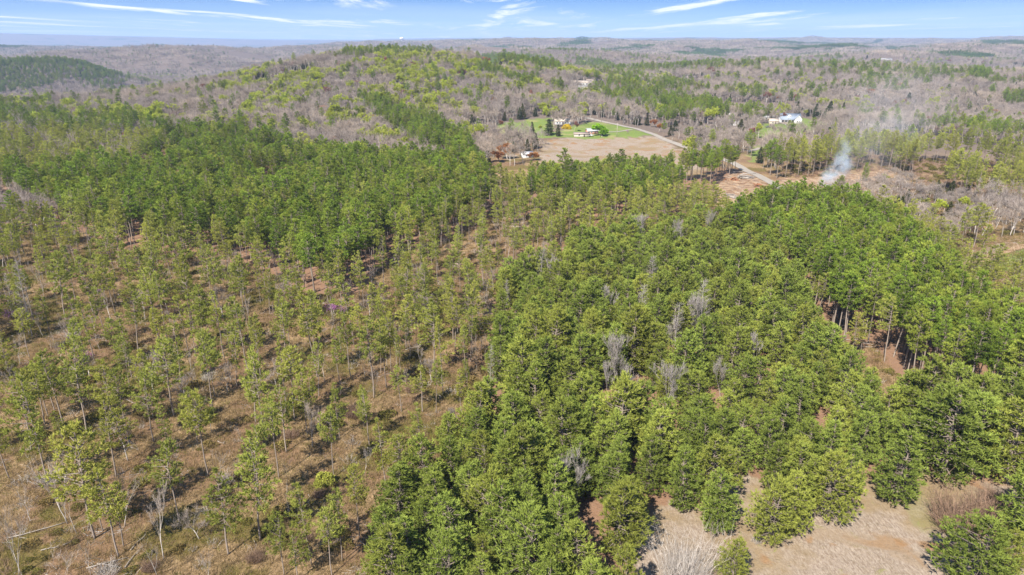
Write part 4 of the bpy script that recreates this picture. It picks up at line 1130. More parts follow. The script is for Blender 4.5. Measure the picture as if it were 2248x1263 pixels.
# --- the rest of the stands and the woods
PROTO = {}
def proto_list(kind):
    if kind not in PROTO:
        d = K[kind]
        PROTO[kind] = [join_meshes(kind + '_whole', [(a, d['mt']), (b, d['mc'])]) for a, b in d['mb']]
    return PROTO[kind]
STAND_NAME = {'young_pine': ('young_pine_stand', 'dense mass of further young pines behind the nearer ones'), 'plantation_pine': ('pine_forest', 'closed canopy of tall green pines and far pine patches'),
              'thinned_pine': ('thin_pine_wood', 'far thinned pines on the brown hill shoulders'), 'bare_tree': ('bare_forest', 'far-off wood of wide grey leafless trees'), 'slim_bare_tree': ('slim_bare_forest', 'far-off wood of slim grey leafless trees'),
              'leafing_tree': ('leafing_forest', 'far trees in yellow-green new leaf on the hill'), 'cedar_tree': ('evergreen_forest', 'scattered dark evergreens among the far woods'), 'crimson_tree': ('crimson_forest', 'scattered crimson budding trees in the far woods'),
              'rust_tree': ('rust_forest', 'scattered rust-coloured budding trees in far woods')}
for kind in K:
    A = [(t['x'], t['y'], t['s'], t['w']) for t in REST.get(kind, [])] + WOODS.get(kind, [])
    if not A or kind not in STAND_NAME: continue
    A = np.array(A)
    pr = proto_list(kind)
    n = len(A)
    scatter(STAND_NAME[kind][0], on_ground(A[:, 0], A[:, 1], -0.05), g3.uniform(0, 6.28, n), np.stack([A[:, 2] * A[:, 3], A[:, 2] * A[:, 3], A[:, 2]], 1), g3.integers(0, len(pr), n), pr, STAND_NAME[kind][1])

# --- woods too far to tell the trees apart: patches of small crowns
def wood_patch(seed, size, n, pine_share):
    g = np.random.default_rng(seed)
    b, p = MB(), MB()
    for i in range(n):
        x, y = g.uniform(-size / 2, size / 2, 2)
        H = g.uniform(11, 17)
        if g.uniform() < pine_share:
            m = 16; hh = np.sqrt(g.uniform(0.12, 1, m)); a = g.uniform(0, 6.28, m); rr_ = 2.9 * (1.12 - hh) + 0.4
            C = np.stack([x + rr_ * np.cos(a), y + rr_ * np.sin(a), H * hh], 1)
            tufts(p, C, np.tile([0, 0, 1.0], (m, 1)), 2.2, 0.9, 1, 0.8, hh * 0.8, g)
        else:
            m = 14
            P = np.tile([x, y, H * 0.35], (m, 1)) + g.normal(0, 0.5, (m, 3))
            D = unit(np.stack([g.normal(0, 0.42, m), g.normal(0, 0.42, m), np.ones(m)], 1))
            S = unit(np.cross(D, g.normal(size=D.shape))) * g.uniform(0.10, 0.22, m)[:, None]
            E = P + D * (H * 0.62 * g.uniform(0.6, 1.05, m))[:, None]
            v = np.stack([P - S, E + S, E - S], 1).reshape(-1, 3)
            b.add(v, np.arange(3 * m).reshape(-1, 3), np.repeat(g.uniform(0.2, 0.9, m), 3))
            b.add([[x - 0.2, y, -2], [x + 0.2, y, -2], [x, y, H * 0.6]], [(0, 1, 2)], 0.6)
    parts = []
    if b.n: parts.append((b, M['twig_gray']))
    if p.n: parts.append((p, M['needle_far']))
    return join_meshes('wood_patch', parts)
PS = 42.0
patches = [wood_patch(800 + i, PS, 36, 0.06 if i < 4 else 1.0) for i in range(6)]
xx, yy = spread(lambda a, b: (np.hypot(a, b) >= 2570) & (np.hypot(a, b) < 9000), (-6600, 6600, 1800, 9000), PS, g2)
az_ok = np.abs(np.arctan2(xx, yy)) < math.radians(40)
xx, yy = xx[az_ok], yy[az_ok]
fld = fbm(xx, yy, 420, 3, 74) > 0.72
pn = in_patch(xx, yy) | ((fbm(xx, yy, 330, 3, 91) > 0.68) & (np.hypot(xx, yy) > 3400))
keep = (~fld | pn) & ~open_spot(xx, yy)
xx, yy, pn = xx[keep], yy[keep], pn[keep]
n = len(xx)
scatter('far_forest', on_ground(xx, yy, -0.3), g3.integers(0, 4, n) * (math.pi / 2), np.stack([np.full(n, 1.05)] * 2 + [g3.uniform(0.85, 1.2, n)], 1), np.where(pn, g3.integers(4, 6, n), g3.integers(0, 4, n)), patches, 'grey and dark green woods covering the far hills')

# ---------------------------------------------------------------- undergrowth on the open land
g4 = np.random.default_rng(55)
def rough_land(x, y):
    r = np.hypot(x, y)
    return (r < 345) & ~in_any(['young', 'right_stand', 'left_stand', 'centre_strip', 'clearing', 'log_yard', 'burn_yard', 'field', 'lawn_a', 'lawn_b'], x, y) & ~near_line(ROAD_XY, x, y, 4)
def cover(name, bounds, d, test, protos, label, smin, smax, rmax, rmin=50, width=1.0):
    x, y = spread(lambda a, b: (np.hypot(a, b) < rmax) & (np.hypot(a, b) >= rmin), bounds, d, g4)
    ok = test(x, y)
    return x[ok], y[ok]
grass_p = [grass_clump(900 + i, 30, 0.95, 0.6).mesh('grass_clump', M['dry_grass']) for i in range(4)] + [grass_clump(910 + i, 30, 0.75, 0.65).mesh('grass_clump', M['green_grass']) for i in range(3)]
def grass_test(x, y):
    n = len(x)
    return rough_land(x, y) & (g4.uniform(size=n) > bare_map(x, y) * 0.25)
GX, GY = [], []
for (d, a, b) in ((0.95, 50, 150), (1.35, 150, 240), (2.0, 240, 345)):
    x, y = cover('', (-260, 260, 40, 345), d, grass_test, None, '', 0, 0, b, a)
    GX.append(x); GY.append(y)
x, y = np.concatenate(GX), np.concatenate(GY)
n = len(x); r = np.hypot(x, y)
gr = g4.uniform(size=n) < 0.10 + 0.65 * olive_map(x, y)
s = g4.uniform(0.6, 1.25, n) * (1 + 0.25 * (r > 150) + 0.3 * (r > 240))
scatter('grass', on_ground(x, y), g4.uniform(0, 6.28, n), np.stack([s, s, s * 0.9], 1), np.where(gr, g4.integers(4, 7, n), g4.integers(0, 4, n)), grass_p, 'tan and olive rough grass over the thinned land')
n_grass = n
straw_p = [grass_clump(920 + i, 34, 0.28, 0.5).mesh('straw_clump', M['dry_grass']) for i in range(3)]
x, y = spread(lambda a, b: inside(Z['clearing'], a, b) & ~inside(Z['young'], a, b) | (inside(Z['clearing'], a, b)), (20, 140, 50, 140), 0.8, g4)
ok = (fbm(x, y, 5, 3, 99) < 0.60) & ~(in_any(['old_track', 'green_edge'], x, y) & (g4.uniform(size=len(x)) < 0.75))
x, y = x[ok], y[ok]; n = len(x); s = g4.uniform(0.5, 1.1, n)
M['straw_pale'] = leaf_mat('straw_pale', (0.15, 0.115, 0.08), (0.335, 0.28, 0.22), (0.27, 0.22, 0.14), 0.3)
for p in straw_p: p.materials[0] = M['straw_pale']
scatter('straw', on_ground(x, y), g4.uniform(0, 6.28, n), np.stack([s, s, s * 0.8], 1), g4.integers(0, 3, n), straw_p, 'pale dry straw matted over the sandy clearing')
bush_p = [shrub(930 + i, 1.5, 1.1, 110, 0.36, 5).mesh('bramble_bush', M['bramble']) for i in range(4)] + [thicket(940 + i, 1.4, 1.7, 60).mesh('twig_bush', M['brown_twig']) for i in range(3)] + [thicket(944 + i, 1.3, 2.4, 26, 0.013).mesh('pale_sprigs', M['bark_pale']) for i in range(2)]
x, y = spread(rough_land, (-260, 260, 40, 345), 2.6, g4)
u = g4.uniform(size=len(x)); ol = olive_map(x, y)
ok = u < 0.20 + 0.40 * ol ** 1.5
x, y, ol = x[ok], y[ok], ol[ok]; n = len(x); s = 0.35 + 0.95 * g4.uniform(size=n) ** 2
scatter('undergrowth', on_ground(x, y), g4.uniform(0, 6.28, n), np.stack([s, s, s * g4.uniform(0.6, 1.1, n)], 1), np.where(g4.uniform(size=n) < 0.50, g4.integers(0, 4, n), g4.integers(4, 9, n)), bush_p, 'olive bramble and brown twigs between the thinned pines')
# sticks and slash lying about
def sticks(seed, mat):
    g = np.random.default_rng(seed); mb = MB()
    for i in range(9):
        a = g.uniform(0, 3.14) if i > 4 else g.normal(0.6, 0.3); p = np.array([*g.uniform(-1.1, 1.1, 2), 0.06]); L = g.uniform(0.5, 2.0)
        d = np.array([math.cos(a), math.sin(a), g.normal(0.06, 0.08)])
        mb.tube([p - d * L / 2, p + d * L / 2], [0.035, 0.015], 3, g.uniform(0.3, 0.9), False)
    return mb.mesh('sticks', mat)
slash_p = [sticks(970 + i, M['bark_pale'] if i < 2 else M['brown_twig']) for i in range(4)]
yard = lambda a, b: in_any(['log_yard', 'burn_yard'], a, b) & ~near_line(ROAD_XY, a, b, 4)
x, y = spread(lambda a, b: rough_land(a, b) | yard(a, b), (-260, 330, 40, 430), 2.4, g4)
ok = g4.uniform(size=len(x)) < 0.10 + 0.40 * bare_map(x, y) + 0.45 * yard(x, y)
x, y = x[ok], y[ok]; n = len(x); s_ = g4.uniform(0.6, 1.3, n)
scatter('slash', on_ground(x, y), g4.uniform(0, 6.28, n), np.stack([s_, s_, s_], 1), g4.integers(0, 4, n), slash_p, 'sticks and slash strewn on the litter between thinned pines')
# low brush on the burnt wood floor, in the scrub and under the right-hand pines
def brush_land(x, y): return in_any(['burn_wood', 'scrub', 'hill_thin'], x, y) & ~inside(Z['burn_yard'], x, y)
x, y = spread(brush_land, (-700, 700, 250, 640), 4.2, g4)
n = len(x); s = g4.uniform(0.8, 1.8, n)
scatter('brushwood', on_ground(x, y), g4.uniform(0, 6.28, n), np.stack([s, s, s * g4.uniform(0.6, 1.1, n)], 1), np.where(g4.uniform(size=n) < 0.3, g4.integers(0, 4, n), g4.integers(4, 7, n)), bush_p, 'brown brush under the thin pines on far slopes')

# single shrubs
def single(name, me, bx, by, scale, label, cat, group=None):
    G = ground(bx, by)
    o = link(name, me); o.location = (G[0], G[1], G[2] - 0.03); o.scale = scale if isinstance(scale, tuple) else (scale,) * 3
    o.rotation_euler = (0, 0, g4.uniform(0, 6.28))
    return tag(o, label, cat, group)
olive_bush = shrub(951, 1.9, 2.5, 420, 0.36, 6).mesh('olive_bush', M['needle_thin'])
big_thicket = [thicket(960 + i, 3.2, 4.6, 520, 0.018).mesh('twig_thicket', M['brown_twig']) for i in range(2)]
pale_thicket = thicket(963, 2.2, 3.2, 160, 0.014).mesh('pale_thicket', M['bark_pale'])
yellow_bush = shrub(964, 1.6, 1.6, 200, 0.4, 5).mesh('yellow_bush', leaf_mat('forsythia', (0.35, 0.24, 0.01), (0.62, 0.46, 0.02), (0.62, 0.46, 0.02), 0.3))
single('round_shrub', olive_bush, 712, 1062, 0.95, 'round dark olive shrub alone on brown litter', 'shrub')
single('round_shrub', olive_bush, 545, 1010, 0.5, 'small olive shrub beside a bare pine trunk', 'shrub')
single('leafless_thicket', big_thicket[0], 2100, 1158, 1.6, 'large dark brown leafless thicket at the clearing edge', 'thicket')
single('leafless_thicket', big_thicket[1], 2165, 1150, 1.5, 'brown leafless thicket under the pines by the clearing', 'thicket')
single('leafless_thicket', big_thicket[0], 2190, 1110, 0.9, 'brown leafless thicket deepest in the pine shade', 'thicket')
for i, (bx, by, sc, lb) in enumerate([(640, 960, 0.55, 'brown twig bush in front of the yellow pine'), (778, 915, 0.7, 'purplish brown twig bush below a bright pine'), (560, 1230, 0.5, 'pale brown twig bush beside a long trunk shadow'), (330, 1250, 0.5, 'low twig bush at the lower edge'),
                                      (905, 860, 0.55, 'dark twig bush near the plantation edge'), (665, 1190, 0.5, 'grey-brown twig bush between two slim pines'), (700, 1090, 0.4, 'small twig bush near the round shrub')]):
    single('twig_bush', big_thicket[i % 2], bx, by, sc, lb, 'bush')
for i, (bx, by, sc, lb) in enumerate([(455, 835, 0.8, 'pale brushy thicket amid tan grass'), (160, 740, 1.2, 'pale twiggy thicket at the foot of white stems'), (495, 1060, 0.9, 'pale twig thicket beside tall olive pine'), (110, 1060, 1.3, 'faded grey thicket near the fallen trunk'), (235, 1262, 1.0, 'grey thicket of fallen twigs on the bottom edge'), (1660, 1190, 0.5, 'small leafless bush beside the sandy lane')]):
    single('pale_thicket', pale_thicket, bx, by, sc, lb, 'thicket')
single('yellow_bush', yellow_bush, 1245, 283, 2.2, 'bright yellow flowering bush on the green lawn', 'bush')

# fallen trunks, end to end
LOGS = [(15, 1184, 148, 1148, 'long fallen trunk running up to the pale leafless clump'), (90, 1210, 130, 1203, 'short bleached log in olive grass'), (138, 1199, 168, 1188, 'thin bleached log above the tall trunk shadow'), (214, 1240, 268, 1250, 'curved pale branch lying at lower edge'),
        (190, 1250, 282, 1226, 'long thin grey log near the bottom edge'), (275, 1248, 318, 1198, 'grey pole lying toward the leafless tree'), (287, 1210, 321, 1176, 'thin pole lying behind the pale tree'), (258, 1045, 285, 1031, 'short pale log beside a dark trunk'),
        (171, 949, 187, 951, 'white broken log beside a pine foot'), (196, 954, 210, 953, 'stub of white log right of a pine foot'), (44, 989, 80, 987, 'white log at the foot of the leaning pine'), (278, 879, 316, 899, 'white fallen stem leaning into shade'),
        (273, 961, 293, 977, 'thin fallen branch below the leaning snag'), (283, 983, 304, 989, 'thin white log in olive shade'), (603, 819, 643, 833, 'straight white log on brown litter'), (478, 970, 494, 976, 'short white log between thin pines'),
        (303, 765, 322, 768, 'white forked log at a pine foot'), (959, 867, 972, 874, 'white log near the plantation edge'), (203, 530, 244, 543, 'pale log in front of the tall left stand'), (901, 766, 942, 756, 'slash log on bare litter'), (905, 772, 935, 768, 'lower slash log on bare litter'),
        (890, 770, 910, 764, 'short slash log beside a dark trunk'), (1850, 748, 1890, 747, 'white log edging the gap in the right stand'), (1855, 757, 1935, 752, 'long pole in the gap of the right stand'), (1858, 762, 1930, 763, 'lowest pole in the gap of the right stand'),
        (1870, 752, 1925, 760, 'crossed pole in the gap of the right stand'), (806, 985, 820, 990, 'forked white log below an olive pine'), (790, 1190, 803, 1200, 'pale stick beside a slim pine foot'), (566, 1090, 588, 1108, 'broken pale branch leaning by a trunk'), (640, 778, 668, 764, 'pale stick across tan grass')]
g5 = np.random.default_rng(66)
for a, b, c, d, lb in LOGS:
    A, B = ground(a, b), ground(c, d)
    mid = (A + B) / 2
    L = np.linalg.norm(B - A)
    mb = MB()
    q = np.linspace(0, 1, 5)
    side = unit(np.cross(B - A, [0, 0, 1.0]))
    bend = g5.normal(0, 0.03) * L
    pts = [A + (B - A) * t + side * bend * math.sin(t * 3.14) + [0, 0, 0.14 + g5.uniform(0, 0.10)] - mid for t in q]
    r0 = 0.085 + 0.003 * L
    mb.tube(pts, np.linspace(r0, r0 * 0.45, 5), 6, 0.7)
    for j in range(4):
        t = g5.uniform(0.3, 0.95); p = A + (B - A) * t - mid + [0, 0, 0.2]
        e = p + side * g5.normal(0, 0.7) + unit(B - A) * g5.uniform(0.2, 0.8) + [0, 0, g5.uniform(0.1, 0.6)]
        mb.tube([p, e], [0.04, 0.012], 3, 0.7, False)
    o = link('fallen_log', mb.mesh('fallen_log', M['log'])); o.location = mid
    tag(o, lb, 'log', 'fallen logs')

# ---------------------------------------------------------------- heaps of cut wood in the log yard
rust_log = wood_mat('rust_log', (0.20, 0.085, 0.045), (0.34, 0.17, 0.09))
grey_log = wood_mat('grey_log', (0.22, 0.20, 0.18), (0.40, 0.36, 0.32))
def heap(bx, by, n, length, wide, high, mat, label, seed, az=0.0, messy=0.25):
    g = np.random.default_rng(seed)
    G = ground(bx, by)
    root = bpy.data.objects.new('log_heap', None); COL.objects.link(root); root.location = G
    tag(root, label, 'log heap', 'heaps of cut wood in the yard')
    for i in range(n):
        w = g.uniform(-1, 1); z = g.uniform(0, 1) * (1 - abs(w)) * high + 0.2
        a = az + g.normal(0, messy); L = length * g.uniform(0.5, 1.0)
        d = np.array([math.cos(a), math.sin(a), g.normal(0, 0.08)])
        c = np.array([-math.sin(az), math.cos(az), 0]) * w * wide + np.array([math.cos(az), math.sin(az), 0]) * g.normal(0, length * 0.12) + [0, 0, z]
        r = g.uniform(0.12, 0.28)
        mb = MB(); mb.tube([c - d * L / 2, c + [0, 0, 0.05], c + d * L / 2], [r, r * 0.9, r * 0.7], 6, g.uniform(0.3, 0.8))
        link('log', mb.mesh('log', mat), root)
heap(1638, 392, 26, 9, 2.6, 2.6, grey_log, 'large grey heap of cut stems beside the road', 1, 0.15, 0.25)
heap(1612, 396, 14, 5, 2.0, 2.0, rust_log, 'rust-red heap of broken wood in the log yard', 2, 0.6, 0.7)
heap(1595, 396, 6, 2.5, 1.2, 1.6, rust_log, 'small rust-red stump pile left of the larger heap', 3, 1.0, 0.8)
heap(1622, 380, 7, 8, 1.2, 0.7, M['log'], 'low white stack of logs below the tall pines', 4, 0.1, 0.1)
heap(1666, 410, 18, 5, 2.6, 1.6, rust_log, 'brown brush heap next to orange sand', 5, 0.9, 0.9)
heap(1672, 432, 30, 6, 4.0, 2.2, grey_log, 'big tangled grey slash heap nearest the plantation', 6, 0.4, 0.9)
heap(1605, 432, 22, 5, 4.0, 1.2, M['log'], 'scattered pale slash at the left yard end', 7, 0.2, 1.0)
heap(1590, 462, 14, 5, 3.0, 1.2, grey_log, 'slash heap half hidden by thin pines', 8, 0.7, 1.0)
heap(1745, 412, 8, 7, 2.5, 1.0, grey_log, 'dark pole heap right of the road end', 9, 0.1, 0.4)
heap(1812, 410, 12, 4, 2.0, 1.2, grey_log, 'charred pole heap under the rising smoke', 10, 0.5, 0.9)
heap(1925, 392, 9, 6, 2.5, 0.8, M['log'], 'pale poles strewn on the burnt orange soil', 11, 0.2, 0.6)

# ---------------------------------------------------------------- buildings
def flat_mat(name, col, rough=0.7, spec=0.3, var=0.12, scale=1.5):
    m = NT(name)
    n = m.noise(scale, 4, 0.6, m.pos())
    c = m.mix(n, tuple(x * (1 - var) for x in col), tuple(min(1, x * (1 + var)) for x in col))
    return m.surf(c, rough, spec)
M['white_wall'] = flat_mat('white_wall', (0.52, 0.52, 0.52))
M['cream_wall'] = flat_mat('cream_wall', (0.40, 0.36, 0.30))
M['brick_wall'] = flat_mat('brick_wall', (0.34, 0.19, 0.14))
M['slate_roof'] = flat_mat('slate_roof', (0.20, 0.235, 0.285))
M['tan_roof'] = flat_mat('tan_roof', (0.50, 0.42, 0.34))
M['brown_roof'] = flat_mat('brown_roof', (0.27, 0.22, 0.19))
M['metal_roof'] = flat_mat('metal_roof', (0.40, 0.41, 0.42), 0.5, 0.4)
M['red_roof'] = flat_mat('red_roof', (0.42, 0.10, 0.07))
M['glass'] = flat_mat('glass', (0.045, 0.055, 0.07), 0.08, 0.6)
M['trim'] = flat_mat('trim', (0.80, 0.80, 0.80))
M['dark_door'] = flat_mat('dark_door', (0.10, 0.08, 0.07))

def prism(mb, x0, x1, y0, y1, z0, zr, over, thick, axis='x'):
    """a gable roof of two sloping slabs"""
    if axis == 'x':
        ym = (y0 + y1) / 2
        for (ya, sgn) in ((y0 - over, -1), (y1 + over, 1)):
            zl = z0 - over * (zr - z0) / (ym - y0)
            v = [(x0 - over, ya, zl), (x1 + over, ya, zl), (x1 + over, ym, zr), (x0 - over, ym, zr)]
            v += [(a, b, c + thick) for a, b, c in v]
            q = [(0, 1, 2, 3), (7, 6, 5, 4), (0, 4, 5, 1), (1, 5, 6, 2), (2, 6, 7, 3), (3, 7, 4, 0)]
            mb.add(v, [t for a, b, c, d in q for t in ((a, b, c), (a, c, d))])
    else:
        xm = (x0 + x1) / 2
        for xa in (x0 - over, x1 + over):
            zl = z0 - over * (zr - z0) / (xm - x0)
            v = [(xa, y0 - over, zl), (xa, y1, zl), (xm, y1, zr), (xm, y0 - over, zr)]
            v += [(a, b, c + thick) for a, b, c in v]
            q = [(0, 1, 2, 3), (7, 6, 5, 4), (0, 4, 5, 1), (1, 5, 6, 2), (2, 6, 7, 3), (3, 7, 4, 0)]
            mb.add(v, [t for a, b, c, d in q for t in ((a, b, c), (a, c, d))])

def gable_wall(mb, x0, x1, y0, y1, h, zr, axis='x'):
    mb.box((x0, y0, -1.0), (x1, y1, h))
    if axis == 'x':
        ym = (y0 + y1) / 2
        for x in (x0, x1):
            mb.add([(x, y0, h), (x, y1, h), (x, ym, zr)], [(0, 1, 2)])
    else:
        xm = (x0 + x1) / 2
        for y in (y0, y1):
            mb.add([(x0, y, h), (x1, y, h), (xm, y, zr)], [(0, 1, 2)])

def window(root, x, y, z, w, h):
    """a framed window on a wall that faces the camera side (-y)"""
    f = MB()
    t = 0.09
    f.box((x - w / 2 - t, y - 0.07, z - t), (x - w / 2, y + 0.02, z + h + t)); f.box((x + w / 2, y - 0.07, z - t), (x + w / 2 + t, y + 0.02, z + h + t))
    f.box((x - w / 2, y - 0.07, z + h), (x + w / 2, y + 0.02, z + h + t)); f.box((x - w / 2, y - 0.10, z - t), (x + w / 2, y + 0.02, z))
    f.box((x - 0.03, y - 0.06, z), (x + 0.03, y + 0.02, z + h))
    o = link('window', f.mesh('window', M['trim']), root)
    p = MB(); p.box((x - w / 2, y - 0.035, z), (x + w / 2, y + 0.01, z + h))
    link('pane', p.mesh('pane', M['glass']), o)

def house(bx, by, L, W, h, rise, wall, roof, label, rot=0.0, axis='x', windows=3, name='house', cat='house', chimney=False, door=True):
    G = ground(bx, by)
    root = bpy.data.objects.new(name, None); COL.objects.link(root)
    root.location = (G[0], G[1] + W / 2, G[2] + 0.15); root.rotation_euler = (0, 0, rot)
    tag(root, label, cat, 'farm buildings')
    mb = MB(); gable_wall(mb, -L / 2, L / 2, -W / 2, W / 2, h, h + rise, axis)
    link('wall', mb.mesh('wall', M[wall]), root)
    mb = MB(); prism(mb, -L / 2, L / 2, -W / 2, W / 2, h + 0.02, h + rise + 0.02, 0.45, 0.18, axis)
    rf = link('roof', mb.mesh('roof', M[roof]), root)
    if chimney:
        mb = MB(); mb.box((L * 0.22, 0.3, h + 0.3), (L * 0.22 + 0.9, 1.2, h + rise + 1.1)); link('chimney', mb.mesh('chimney', M['brick_wall']), rf)
    xs = np.linspace(-L / 2, L / 2, windows + 3)[1:-1] if windows else []
    for i, x in enumerate(xs):
        if door and i == len(xs) // 2:
            mb = MB(); mb.box((x - 0.5, -W / 2 - 0.06, 0), (x + 0.5, -W / 2 + 0.02, 2.1)); link('door', mb.mesh('door', M['dark_door']), root)
        else:
            window(root, x, -W / 2, 0.9, 1.2, 1.3)
    return root

def white_house():
    G = ground(1737, 271)
    root = bpy.data.objects.new('house', None); COL.objects.link(root)
    root.location = (G[0], G[1] + 3, G[2] + 0.2); root.rotation_euler = (0, 0, math.radians(-8)); root.scale = (1.12, 1.12, 1.18)
    tag(root, 'white gabled house with blue-grey roof and dormer on the green lawn', 'house', 'farm buildings')
    mb = MB(); gable_wall(mb, -9, 9, 0, 9, 3.6, 7.4, 'x'); link('wall', mb.mesh('wall', M['white_wall']), root)
    mb = MB(); prism(mb, -9, 9, 0, 9, 3.62, 7.42, 0.5, 0.2, 'x'); rf = link('roof', mb.mesh('roof', M['slate_roof']), root)
    w = bpy.data.objects.new('gable_wing', None); COL.objects.link(w); w.parent = root
    mb = MB(); gable_wall(mb, 3.2, 9.4, -3.4, 3.0, 3.6, 6.9, 'y'); link('wall', mb.mesh('wall', M['white_wall']), w)
    mb = MB(); prism(mb, 3.2, 9.4, -3.4, 4.2, 3.64, 6.95, 0.5, 0.2, 'y'); link('roof', mb.mesh('roof', M['slate_roof']), w)
    for x in (5.4, 7.2):
        window(root, x, -3.4, 0.9, 1.1, 1.6)
    window(root, 6.3, -3.4, 4.1, 0.8, 1.0)
    d = bpy.data.objects.new('dormer', None); COL.objects.link(d); d.parent = root
    mb = MB(); gable_wall(mb, -2.6, 0.6, 1.0, 4.4, 6.2, 7.2, 'y'); link('wall', mb.mesh('wall', M['white_wall']), d)
    mb = MB(); prism(mb, -2.6, 0.6, 1.0, 4.4, 6.2, 7.25, 0.3, 0.14, 'y'); link('roof', mb.mesh('roof', M['slate_roof']), d)
    for x in (-1.7, -0.3): window(root, x, 1.0, 5.0, 0.8, 0.9)
    p = bpy.data.objects.new('porch', None); COL.objects.link(p); p.parent = root
    mb = MB(); mb.box((-8.5, -2.6, -0.6), (3.1, -0.02, 0.12)); link('deck', mb.mesh('deck', M['tan_roof']), p)
    mb = MB(); mb.add([(-8.8, -3.0, 2.75), (3.1, -3.0, 2.75), (3.1, -0.05, 3.5), (-8.8, -0.05, 3.5), (-8.8, -3.0, 2.6), (3.1, -3.0, 2.6), (3.1, -0.05, 3.35), (-8.8, -0.05, 3.35)],
                      [(0, 1, 2), (0, 2, 3), (4, 6, 5), (4, 7, 6), (0, 4, 5), (0, 5, 1), (1, 5, 6), (1, 6, 2), (3, 7, 4), (3, 4, 0)]); link('roof', mb.mesh('roof', M['slate_roof']), p)
    for x in (-8.3, -5.5, -2.7, 0.1, 2.8):
        mb = MB(); mb.box((x - 0.12, -2.7, 0.1), (x + 0.12, -2.46, 2.62)); link('post', mb.mesh('post', M['trim']), p)
    for x in (-7, -4.2, 1.4): window(root, x, 0.0, 0.8, 1.3, 1.5)
    mb = MB(); mb.box((-1.9, -0.07, 0.1), (-0.9, 0.02, 2.2)); link('door', mb.mesh('door', M['dark_door']), root)
white_house()
house(1700, 273, 8, 7, 2.8, 2.0, 'cream_wall', 'tan_roof', 'low tan-roofed garage left of the white house', -0.1, 'x', 1, 'garage', 'garage')
house(1625, 254, 26, 9, 3.0, 1.2, 'white_wall', 'metal_roof', 'long white low building behind leafless trees', 0.04, 'x', 5)
house(1690, 264, 13, 8, 2.8, 1.6, 'cream_wall', 'metal_roof', 'pale-roofed house beside the yellow-green tree', 0.1, 'x', 3)
house(1618, 276, 9, 6, 2.4, 1.2, 'white_wall', 'metal_roof', 'small white shed under grey trees', 0.2, 'x', 1, 'shed', 'shed')
house(1236, 274, 14, 8, 2.8, 2.0, 'white_wall', 'tan_roof', 'white house with worn tan roof beside the dark evergreens', -0.05, 'x', 4, chimney=True)
house(1277, 301, 12, 5, 2.2, 0.9, 'cream_wall', 'brown_roof', 'low grey shed at the edge of the straw field', 0.0, 'x', 1, 'shed', 'shed')
house(1300, 295, 9, 6, 2.5, 1.6, 'brick_wall', 'metal_roof', 'small brick outbuilding beside the bright round tree', 0.3, 'x', 1, 'shed', 'shed')
house(1157, 347, 7, 5, 2.4, 1.2, 'white_wall', 'metal_roof', 'white metal shed behind the rust-orange trees', 0.3, 'x', 1, 'shed', 'shed')
house(1390, 252, 8, 6, 2.5, 1.4, 'white_wall', 'metal_roof', 'tiny white house beyond the road among trees', 0.1, 'x', 1)
house(1280, 188, 22, 10, 3.2, 2.2, 'white_wall', 'tan_roof', 'far white house with tan roof in the valley', 0.1, 'x', 4)
house(1300, 184, 14, 9, 3.0, 2.4, 'cream_wall', 'brown_roof', 'far house with brown roof beside the valley house', -0.1, 'x', 3)
house(1282, 196, 12, 7, 2.8, 1.2, 'white_wall', 'metal_roof', 'far white barn below the valley houses', 0.0, 'x', 1, 'barn', 'barn')
house(1208, 168, 22, 10, 3.2, 2.2, 'brick_wall', 'metal_roof', 'far brick house with pale roof on a small lawn', 0.1, 'x', 4)
house(1945, 133, 40, 14, 4, 2, 'white_wall', 'metal_roof', 'far long pale shed in the right valley', 0.1, 'x', 3, 'barn', 'barn')
house(1608, 110, 60, 18, 5, 2, 'white_wall', 'metal_roof', 'far white barn near the horizon', 0.1, 'x', 3, 'barn', 'barn')
house(2112, 160, 20, 10, 4, 3, 'red_roof', 'red_roof', 'small red barn among far grey trees', 0.2, 'x', 2, 'barn', 'barn')
house(2150, 157, 22, 12, 4, 2, 'white_wall', 'metal_roof', 'pale barn beside the red barn', 0.2, 'x', 2, 'barn', 'barn')
house(1905, 152, 24, 12, 4, 2, 'white_wall', 'metal_roof', 'white roof glimpsed in the grey woods', -0.1, 'x', 2, 'barn', 'barn')
house(2040, 145, 18, 10, 3.5, 2, 'white_wall', 'metal_roof', 'lone white house below the far pine knoll', -0.1, 'x', 2)
house(118, 134, 40, 16, 4, 3, 'white_wall', 'metal_roof', 'far white barn beyond the dark pine hills', -0.1, 'x', 2, 'barn', 'barn')

def utility_pole(bx, by, h, label):
    G = ground(bx, by)
    root = bpy.data.objects.new('utility_pole', None); COL.objects.link(root); root.location = G
    tag(root, label, 'utility pole', 'utility poles along the road')
    mb = MB(); mb.tube([(0, 0, -0.5), (0, 0, h)], [0.19, 0.13], 7, 0.8); link('pole', mb.mesh('pole', M['log']), root)
    mb = MB(); mb.box((-1.2, -0.06, h - 1.0), (1.2, 0.06, h - 0.85)); link('crossarm', mb.mesh('crossarm', M['log']), root)
    for x in (-1.05, -0.4, 0.4, 1.05):
        mb = MB(); mb.tube([(x, 0, h - 0.85), (x, 0, h - 0.6)], [0.06, 0.05], 5, 0.5); link('insulator', mb.mesh('insulator', M['trim']), root)
utility_pole(1354, 300, 10.5, 'pale utility pole standing on the green lawn')
utility_pole(1646, 322, 10.0, 'utility pole beside the dark roadside pines')
utility_pole(1320, 268, 10.0, 'utility pole at the far road bend')

